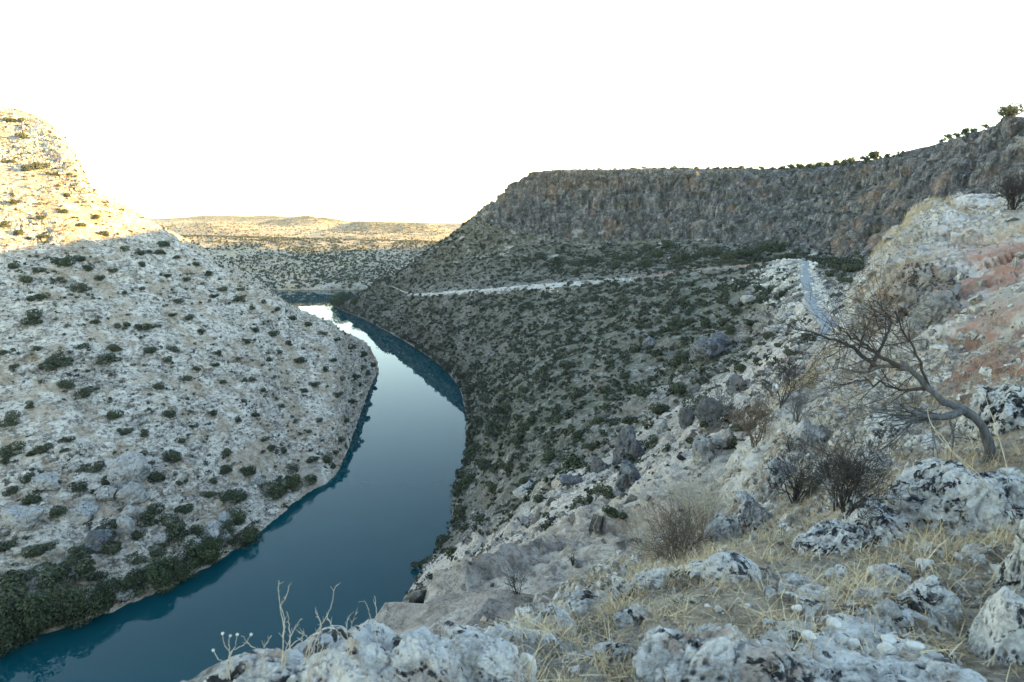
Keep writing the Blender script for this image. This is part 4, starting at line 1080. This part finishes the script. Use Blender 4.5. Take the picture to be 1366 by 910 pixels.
for k, (px, py, w, hh, lab) in enumerate([(1065, 812, 15, 11, 'bright white stone lying alone in the grass'), (1185, 853, 19, 12, 'upper of two bright white stones side by side'), (1183, 866, 19, 13, 'lower of two bright white stones side by side'),
        (1112, 832, 16, 12, 'pinkish stone in straw'), (1078, 848, 17, 11, 'pale tan stone left of the white pair'), (1138, 858, 14, 12, 'grey white stone just left of the white pair'), (1222, 862, 18, 10, 'flat pale stone right of the white pair'),
        (997, 808, 8, 6, 'tiny white pebble below the round boulder'), (944, 808, 7, 5, 'tiny white pebble above the largest pale rock')]):
    nearrock(px, py, w, hh, M_white, 850 + k, lab, 4, .1, .9, name='stone', group='loose pale stones in the hollow', rough=.06)
# crags of the near ridge
nearrock(1000, 690, 60, 56, M_crag, 871, 'grey crag rising out of the near ridge beside the lip bushes', 7, rough=.2, pit=.05, sink=.9)
nearrock(962, 708, 40, 40, M_crag, 872, 'small pale crag at the foot of the near ridge', 6, rough=.2, sink=.9)
nearrock(1040, 640, 60, 50, M_crag, 873, 'pale grey crag halfway up the near ridge', 7, rough=.2, pit=.05, sink=.9)
nearrock(1075, 585, 50, 44, M_crag, 874, 'highest grey crag on the near ridge under the bare tree', 7, rough=.2, sink=.9)
nearrock(1212, 392, 86, 62, M_knob, 875, 'brown crumbling knob on the pale bluff', 6, rough=.2, pit=.1)
nearrock(1250, 410, 60, 60, M_slab, 876, 'grey crumbling knob beside the brown one', 6, rough=.2, pit=.1)
nearrock(1160, 425, 40, 40, M_slab, 877, 'grey outcrop low on the left flank of the bluff', 6, rough=.15)
# small loose gravel and blocks on the near ground
gm = (1 - .8 * sstep(6.6, 7.2, RVN)) * (1 - .85 * redm) * sstep(2.0, 2.6, RVN) * sstep(8.3, 8.1, RVN) * (.25 + sstep(5.6, 6.5, RVN)) / np.maximum(dist, 1.5) ** 1.5
PR, iR, jR = scatter(GN, gm, 26000, 880); ok = project_mask(PR, 10)[0]; PR = PR[ok]
dN = np.linalg.norm(PR - np.array([0, 0, CAMZ]), axis=1)
sz = dN * .0022 * (.6 + 3.2 * rng.random(len(PR)) ** 5)
M_gravel = slope_mat('loose_near_rubble', (.50, .47, .43), (.28, .26, .235), (.11, .10, .095), 12.0, (0, 0, 0), (.26, .19, .13))
hm = sstep(560, 700, PXN) * sstep(2.0, 2.3, RVN) * sstep(6.8, 6.0, RVN) / np.maximum(dist, 1.5) ** 1.6 * (.15 + sstep(-.1, .25, fbm(GN / .5, 4, 883)))
PH, _, _ = scatter(GN, hm, 16000, 884); ok = project_mask(PH, 10)[0]; PH = PH[ok]; dH = np.linalg.norm(PH - np.array([0, 0, CAMZ]), axis=1)
PR = np.concatenate([PR, PH]); sz = np.concatenate([sz, dH * .0013 * (.6 + 4.5 * rng.random(len(PH)) ** 7)])
tag(rubble('rubble', PR, sz, M_gravel, 881, (.4, .9), jit=.8), 'small stones and rubble on the ground at the viewpoint', 'rubble', kind='stuff')

print('TIME after g_rocks', time.time() - _T0)
# ------------------------------------------------------------------ DRY PLANTS AT THE VIEWPOINT
dg.update()
def blades(base, length, lean, width, tone, seed, seg=3, droop=.6):
    """ribbons: base (n,3)"""
    r = np.random.default_rng(seed); n = len(base)
    az = r.uniform(0, 2 * np.pi, n); d = np.stack([np.cos(az), np.sin(az), 0 * az], 1)
    side = np.stack([-np.sin(az), np.cos(az), 0 * az], 1)
    a2 = r.uniform(0, np.pi, n); side = side * np.cos(a2)[:, None] + np.array([0, 0, .25]) * np.sin(a2)[:, None]
    V = []
    P = base.copy(); el = np.pi / 2 - lean
    for k in range(seg + 1):
        w = width * (1 - k / seg * .85)
        V.append(P - side * w[:, None]); V.append(P + side * w[:, None])
        e = el - droop * (k + 1) / seg * r.uniform(.4, 1.3, n)
        P = P + (d * np.cos(e)[:, None] + np.array([0, 0, 1]) * np.sin(e)[:, None]) * (length / seg)[:, None]
    V = np.stack(V, 1); m = 2 * (seg + 1)
    f = np.array([[2 * k, 2 * k + 1, 2 * k + 3, 2 * k + 2] for k in range(seg)])
    Fc = (f[None] + m * np.arange(n)[:, None, None]).reshape(-1, 4)
    return V.reshape(-1, 3), Fc, np.repeat(tone, m)
def sn(P, s, sd): return fbm(P / s, 3, sd)
# hollow and lip: tufts plus lying straw
gm = sstep(640, 760, PXN) * sstep(2.0, 2.4, RVN) * sstep(7.2, 6.2, RVN) / np.maximum(dist, 1.5) ** 1.0
clump = sstep(.0, .28, fbm(GN / .35, 3, 901))
PB, i_, j_ = scatter(GN, gm * (.14 + clump), 76000, 902); ok = project_mask(PB, 60)[0]; PB = PB[ok]
n = len(PB); r_ = np.random.default_rng(903)
big = sstep(.0, .3, sn(PB, .8, 904)); bx, by, _ = [q for q in project_mask(PB, 60)[1:]]; tall = sstep(1120, 1220, bx) * sstep(1.0, .0, np.abs(by - 755) / 90)
L = r_.uniform(.04, .13, n) + big * r_.uniform(0, .17, n) + tall * r_.uniform(.0, .22, n); lean = np.abs(r_.normal(.55, .45, n))
Va = [blades(PB - np.array([0, 0, .005]), L, lean, np.full(n, .0026) * r_.uniform(.6, 1.3, n), np.clip(r_.normal(.45, .25, n), 0, 1), 905)]
PB2, i_, j_ = scatter(GN, gm * (.35 + clump), 44000, 906); ok = project_mask(PB2, 60)[0]; PB2 = PB2[ok]; n2 = len(PB2)
Va.append(blades(PB2 + np.array([0, 0, .01]), r_.uniform(.05, .2, n2), r_.uniform(1.0, 1.5, n2), np.full(n2, .0022), np.clip(r_.normal(.38, .28, n2), 0, 1), 907, droop=.12))
Fo = []; o_ = 0
for V, Fc, t in Va: Fo.append(Fc + o_); o_ += len(V)
tag(mesh_from('grass', np.concatenate([v[0] for v in Va]), np.concatenate(Fo), M_straw, False, {'tone': np.concatenate([v[2] for v in Va])}), 'dry yellow grass and straw matted between the near rocks', 'grass', kind='stuff')
# grass on the bluff and on the tan slope below the lip
gm = GRM * sstep(6.0, 6.5, RVN) * sstep(8.3, 8.1, RVN)
PB, i_, j_ = scatter(GN, gm / np.maximum(dist, 5), 22000, 910); ok = project_mask(PB, 30)[0]; PB = PB[ok]
cen = PB[r_.integers(0, len(PB), 1500)]; 
PB = np.concatenate([PB] + [cen + r_.normal(size=cen.shape) * np.array([.06, .06, .0]) for _ in range(8)])
n = len(PB); dN = np.linalg.norm(PB - np.array([0, 0, CAMZ]), axis=1)
gz = lambda m, s: blades(PB, r_.uniform(.15, .42, n), np.abs(r_.normal(.4, .3, n)), .0012 + dN * .00022, np.clip(r_.normal(m, s, n), 0, 1), 911)
V, Fc, t = gz(.55, .25)
tag(mesh_from('grass', V, Fc, M_straw, False, {'tone': t}), 'tufts of dry grass on the pale bluff', 'grass', kind='stuff')
tn = (sstep(11.0, 12.0, CUE) * sstep(1.6, 2.2, RVE) * sstep(5.0, 4.4, RVE) * sstep(-.05, .2, fbm(GE / 6, 3, 912)))
PB, _, _ = scatter(GE, tn, 16000, 913); PB = PB[project_mask(PB, 10)[0]]; PB = np.concatenate([PB + r_.normal(size=PB.shape) * np.array([.12, .12, 0]) for _ in range(6)])
n = len(PB); dN = np.linalg.norm(PB - np.array([0, 0, CAMZ]), axis=1)
V, Fc, t = blades(PB, r_.uniform(.3, .7, n), np.abs(r_.normal(.45, .3, n)), .002 + dN * .0003, np.clip(r_.normal(.4, .22, n), 0, 1), 914, seg=2)
tag(mesh_from('grass', V, Fc, M_straw, False, {'tone': t}), 'dry grass on the tan slope below the rocky lip', 'grass', kind='stuff')

# branching wood
def grow(parts, p, d, L, rad, depth, r, spread=.55, trop=(0, 0, .15), seg=4, kids=3, minr=.0012, sides=5):
    pts = [p]; q = p.copy(); dd = d.copy()
    for k in range(seg):
        dd = dd + r.normal(size=3) * .16 + np.array(trop) * .3; dd /= np.linalg.norm(dd)
        q = q + dd * L / seg; pts.append(q)
    rr = np.linspace(rad, max(rad * .55, minr), seg + 1)
    parts.append(tube(pts, rr, sides if rad > .006 else 3))
    if depth <= 0: return
    for k in range(kids):
        t = r.uniform(.35, 1.0) if k else 1.0
        i = int(round(t * seg)); b = pts[i]
        nd = dd + r.normal(size=3) * spread; nd /= np.linalg.norm(nd)
        grow(parts, b, nd, L * r.uniform(.55, .85), max(rr[i] * r.uniform(.5, .75), minr), depth - 1, r, spread, trop, max(2, seg - 1), kids, minr, sides)
# the leaning dead tree
r = np.random.default_rng(950)
bp = hit(1322, 612)[0]; y0 = bp.y
T = empty('dead_tree', bp); tag(T, 'leaning dead tree with blue grey trunk and bare spreading twigs', 'dead tree')
bpn = np.array(bp[:])
path = [bpn - np.array([0, 0, .12]), W(1322, 606, y0), W(1312, 572, y0 + .02), W(1288, 548, y0 + .08), W(1262, 538, y0 + .14), W(1236, 515, y0 + .2), W(1210, 492, y0 + .28), W(1182, 488, y0 + .36), W(1150, 497, y0 + .44), W(1122, 492, y0 + .55)]
rad = [.055, .048, .042, .038, .034, .030, .024, .018, .012, .007]
def smooth_path(pts, rad, n=30, wob=.006):
    pts = np.array(pts); u = np.arange(len(pts)); x = np.linspace(0, len(pts) - 1, n)
    P = pchip(u, pts, x); R_ = np.interp(x, u, rad); P[2:] += r.normal(size=(n - 2, 3)) * wob; return P, R_
P_, R_ = smooth_path(path, rad, 36)
parts = [tube(P_, R_ * (1 + .08 * r.normal(size=len(R_))), 10)]
V, Fc = join(parts); mesh_from('trunk', V - bpn, Fc, M_bark, True, parent=T)
limbs = [([W(1285, 547, y0 + .08), W(1262, 556, y0), W(1240, 556, y0 - .03), W(1222, 552, y0 - .06), W(1200, 540, y0 - .08)], [.04, .032, .024, .016, .008]),
         ([W(1240, 518, y0 + .2), W(1222, 470, y0 + .25), W(1205, 440, y0 + .3), W(1192, 415, y0 + .3)], [.014, .011, .008, .004]),
         ([W(1200, 489, y0 + .3), W(1165, 470, y0 + .35), W(1140, 452, y0 + .4), W(1118, 438, y0 + .5)], [.022, .016, .010, .005]),
         ([W(1170, 490, y0 + .4), W(1135, 462, y0 + .5), W(1100, 450, y0 + .6), W(1070, 440, y0 + .7)], [.022, .016, .011, .005]),
         ([W(1238, 518, y0 + .2), W(1200, 520, y0 + .35), W(1160, 508, y0 + .5), W(1120, 512, y0 + .6)], [.02, .013, .009, .004]),
         ([W(1160, 494, y0 + .42), W(1180, 450, y0 + .5), W(1188, 430, y0 + .55), W(1175, 405, y0 + .6)], [.018, .013, .009, .004])]
for pts, rd in limbs:
    P_, R_ = smooth_path(pts, rd, 14, .01)
    bm_ = [tube(P_, R_, 7)]
    for k in range(3, len(P_)):
        for q in range(2):
            d = P_[k] - P_[k - 1]; d /= np.linalg.norm(d); d = d + r.normal(size=3) * .75 + np.array([-.3, .1, .05]); d /= np.linalg.norm(d)
            grow(bm_, P_[k], d, r.uniform(.18, .46), max(R_[k] * .4, .003), 2, r, .75, (-.2, 0, .0), 3, 3, .0012, 4)
    V, Fc = join(bm_); mesh_from('branch', V - bpn, Fc, M_bark if rd[0] > .03 else M_twig, True, parent=T)

def bare_bush(px, py, wpx, hpx, n, label, seed, mat=M_twig, depth=3, cat='bush', group=None, leafmat=None, nl=0, minr=None, name='bare_bush', dist=None):
    r = np.random.default_rng(seed); h = hit(px, py + hpx * .5)
    if dist: b = Vector(W(px, py + hpx * .5, dist))
    else: b = h[0]
    dd = (b - CAMP).length
    Rx = .5 * wpx / F * dd; H = hpx / F * dd
    root = empty(name, b); tag(root, label, cat, group)
    bn = np.array([0, 0, -.03]); parts = []
    mr = minr or max(.0012, dd * .00022)
    for k in range(n):
        a = r.uniform(0, 6.28); s_ = r.uniform(0, .9)
        d = np.array([math.cos(a) * s_ * Rx / H, math.sin(a) * s_ * Rx / H, 1.0]); d /= np.linalg.norm(d)
        p = bn + np.array([math.cos(a), math.sin(a), 0]) * r.uniform(0, Rx * .25)
        grow(parts, p, d, H * r.uniform(.32, .52), H * .012 * r.uniform(.6, 1.3) + mr, depth, r, .5, (0, 0, .15), 3, 3, mr, 4)
    V, Fc = join(parts); mesh_from('stems', V, Fc, mat, True, parent=root)
    if leafmat:
        V, Fc, lf = card_cloud(nl, 1.0, .035, seed, flat=.9, lumps=7, low=-.2)
        V = V * np.array([Rx, Rx, H * .55]) + np.array([0, 0, H * .5])
        mesh_from('leaves', V, Fc, leafmat, False, {'leaf': .5 * lf}, parent=root)
    return root
G_ = 'leafless bushes round the viewpoint'
M_grey = plain_mat('grey_dry_twigs', (.07, .068, .07), (.16, .155, .155), 9)
M_brown = plain_mat('brown_dry_twigs', (.075, .055, .042), (.17, .13, .095), 9)
bare_bush(1128, 640, 120, 76, 26, 'dense black thorn bush below the dead branches', 961, M_twig, 4, group=G_)
bare_bush(1062, 640, 60, 60, 18, 'small dark thorn bush left of the dense black one', 962, M_twig, 3, group=G_)
bare_bush(1008, 566, 70, 56, 13, 'brown leafless bush behind the near ridge', 963, M_brown, 4, group=G_)
bare_bush(955, 548, 60, 46, 10, 'greyish brown leafless bush left of the brown one', 964, M_grey, 4, group=G_)
bare_bush(1040, 512, 50, 64, 7, 'dark bare sapling rising above the near ridge', 965, M_twig, 4, group=G_)
bare_bush(900, 712, 104, 76, 20, 'brown dry bush on the lip with fine upright twigs', 966, M_brown, 4, group=G_)
bare_bush(868, 712, 70, 70, 14, 'thin straw coloured bush at the left end of the lip bushes', 967, M_stalk, 3, group=G_)
bare_bush(932, 668, 70, 90, 16, 'straw coloured bush between lip bush and pale ridge', 968, M_stalk, 3, group=G_)
bare_bush(1352, 262, 50, 34, 26, 'dark grey leafless bush on top of the bluff', 971, M_twig, 3, group=G_)
bare_bush(1062, 540, 40, 44, 12, 'low twiggy bush on the crest of the near ridge', 972, M_grey, 3, group=G_)
bare_bush(690, 777, 26, 30, 10, 'small dark juniper alone on the tan slope', 973, M_twig, 2, leafmat=M_leaf, nl=260, name='juniper')
bare_bush(765, 745, 20, 16, 8, 'tiny dark juniper beside the pale slab', 974, M_twig, 2, leafmat=M_leaf, nl=200, name='juniper')
bare_bush(1052, 590, 16, 26, 6, 'small green plant in a crack of the near ridge', 975, M_twig, 2, leafmat=M_leafgreen, nl=260, name='juniper')

# stalks standing against the river
def stalk(px, py, tips, label, seed, heads=False, rad=.0019, group='dry stalks against the river', extra=()):
    """tips: polylines in the photograph from base up; each is one stem"""
    r = np.random.default_rng(seed); h = hit(px, py + 4); b = h[0]; y = b.y; bn = np.array(b[:])
    root = empty('thistle' if heads else 'dry_stalk', b); tag(root, label, 'thistle' if heads else 'dry plant', group)
    for k, tp in enumerate(tips):
        yy = y + r.uniform(-.03, .03)
        pts = [bn - np.array([0, 0, .03]) + np.array([r.uniform(-.01, .01), 0, 0])] + [W(a, c, yy + r.uniform(-.02, .02)) for a, c in tp]
        u = np.arange(len(pts)); x = np.linspace(0, len(pts) - 1, 4 * len(pts)); P_ = pchip(u, np.array(pts), x)
        P_[1:] += r.normal(size=(len(P_) - 1, 3)) * .0012
        parts = [tube(P_, np.linspace(rad * .8, rad * .4, len(P_)), 5)]
        if not heads:
            for q in range(3, len(P_)):
                if r.random() < .45:
                    d = P_[q] - P_[q - 1]; d /= np.linalg.norm(d); d = d + r.normal(size=3) * .7; d /= np.linalg.norm(d)
                    parts.append(tube([P_[q], P_[q] + d * r.uniform(.008, .03)], [rad * .5, rad * .2], 3))
        V, Fc = join(parts); mesh_from('stem', V - bn, Fc, M_stalk, True, parent=root)
        if heads:
            V, Fc = ico(3); e = P_[-1] - bn
            fl = 1 + .25 * (vnoise(V * 6 + k, 3))
            mesh_from('seed_head', V * fl[:, None] * .0048 + e, Fc, M_white, True, parent=root)
    return root
stalk(303, 900, [[(307, 872), (300, 862), (296, 845)], [(307, 875), (314, 860), (317, 846)], [(303, 885), (292, 880), (285, 868)], [(308, 870), (325, 860), (335, 846)], [(306, 868), (305, 858), (307, 849)]], 'branched thistle with five white seed heads by the river', 981, True)
stalk(355, 884, [[(350, 872), (335, 862), (322, 848)], [(352, 868), (358, 855), (362, 848)]], 'short curved stalk right of the white headed thistle', 982)
stalk(375, 884, [[(378, 850), (379, 830), (373, 800), (371, 775)], [(379, 835), (374, 812), (382, 795), (386, 780)], [(388, 850), (385, 830), (383, 815)], [(382, 865), (392, 840), (402, 826)], [(390, 860), (404, 848), (398, 842)]], 'tallest dry stalk, forked at the tip, by the river', 983)
stalk(402, 882, [[(414, 855), (430, 832), (441, 810), (447, 782)], [(418, 850), (408, 858), (396, 850)], [(428, 835), (424, 822), (421, 816)]], 'long curved dry stalk leaning toward the far bank', 984)
stalk(425, 876, [[(424, 862), (426, 848)], [(430, 862), (432, 850)], [(416, 866), (412, 852), (404, 844)], [(440, 862), (442, 850)]], 'low clump of dry stems between two tall stalks', 985)
stalk(470, 870, [[(458, 852), (445, 838), (437, 824)], [(468, 850), (470, 830), (476, 815)], [(472, 855), (480, 838), (492, 830)], [(466, 856), (462, 840), (466, 822)]], 'loose fan of dry stems on the white rock crest', 986)
stalk(503, 862, [[(499, 838), (493, 818), (487, 802)], [(501, 835), (502, 815), (500, 795)]], 'pair of thin dry stems next to the slope edge', 987)
stalk(855, 792, [[(866, 776), (884, 762)], [(862, 780), (852, 762)]], 'short straw stems on the lip rocks', 988, rad=.002)
stalk(1336, 655, [[(1300, 628), (1258, 590), (1240, 560), (1237, 545)], [(1268, 600), (1255, 580), (1240, 572)]], 'long bent golden stalk crossing in front of the dead trunk', 989, rad=.004)
stalk(1345, 650, [[(1342, 620), (1328, 570), (1315, 530), (1308, 518)]], 'tall straight golden stalk beside the dark pitted rock', 990, rad=.004)
stalk(812, 800, [[(806, 760), (800, 735), (792, 705), (798, 688)], [(804, 752), (812, 738)]], 'tall thin golden stalk on the lip against the slope', 991, rad=.0025)
stalk(700, 868, [[(694, 835), (688, 810)]], 'single straw stem at the edge of the tan slope', 992, rad=.002)

print('TIME after h_plants', time.time() - _T0)
# ------------------------------------------------------------------ CAMERA, SKY, SUN
cam = D.objects.new('camera', D.cameras.new('camera')); COL.objects.link(cam); scene.camera = cam
cam.location = (0, 0, CAMZ); cam.rotation_euler = (math.pi / 2 - PITCH, 0, 0)
cam.data.sensor_width = 36; cam.data.lens = 36 * F / 1366; cam.data.clip_end = 60000; cam.data.clip_start = .05
cam.data.dof.use_dof = True; cam.data.dof.focus_distance = 14; cam.data.dof.aperture_fstop = 4.5
wd = D.worlds.new('World'); scene.world = wd; wd.use_nodes = True
nt = wd.node_tree; sky = nt.nodes.new('ShaderNodeTexSky'); sky.sky_type = 'NISHITA'; sky.sun_disc = False
AZ = math.radians(-10); EL = math.radians(6.3)
sdv = Vector((math.cos(AZ) * math.cos(EL), math.sin(AZ) * math.cos(EL), math.sin(EL)))
sky.sun_elevation = EL; sky.sun_rotation = math.atan2(sdv.x, sdv.y)
sky.air_density = 1; sky.dust_density = 0; sky.ozone_density = .7
bg = nt.nodes['Background']; nt.links.new(sky.outputs[0], bg.inputs[0]); bg.inputs[1].default_value = .15
sl = D.lights.new('sun', 'SUN'); sl.energy = 5.0; sl.angle = math.radians(.5); sl.color = (1, .64, .20)
so = D.objects.new('sun', sl); COL.objects.link(so); so.rotation_euler = sdv.to_track_quat('Z', 'Y').to_euler()
scene.view_settings.view_transform = 'Standard'; scene.view_settings.look = 'None'; scene.view_settings.gamma = 1
scene.view_settings.exposure = 3.1

# thin evening haze in the valley air
hm_ = D.materials.new('evening_haze'); hm_.use_nodes = True; ht = hm_.node_tree; ht.nodes.clear()
ho = ht.nodes.new('ShaderNodeOutputMaterial'); hv = ht.nodes.new('ShaderNodeVolumePrincipled')
hv.inputs['Color'].default_value = (.86, .88, .92, 1); hv.inputs['Density'].default_value = 3e-5; hv.inputs['Anisotropy'].default_value = .2
ht.links.new(hv.outputs[0], ho.inputs['Volume'])
zt = max(float(GF[..., 2].max()), float(GW[..., 2].max()), float(GE[..., 2].max()), 190) + 15
c8 = np.array([[x, y, z] for z in (-15, zt) for y in (-9500, 17000) for x in (-17500, 17500)], float)
haze = mesh_from('haze', c8, np.array([[0, 2, 3, 1], [4, 5, 7, 6], [0, 1, 5, 4], [2, 6, 7, 3], [0, 4, 6, 2], [1, 3, 7, 5]]), hm_, False)
tag(haze, kind='stuff'); haze['label'] = 'thin pale evening haze over the far hills'
scene.cycles.volume_bounces = 0
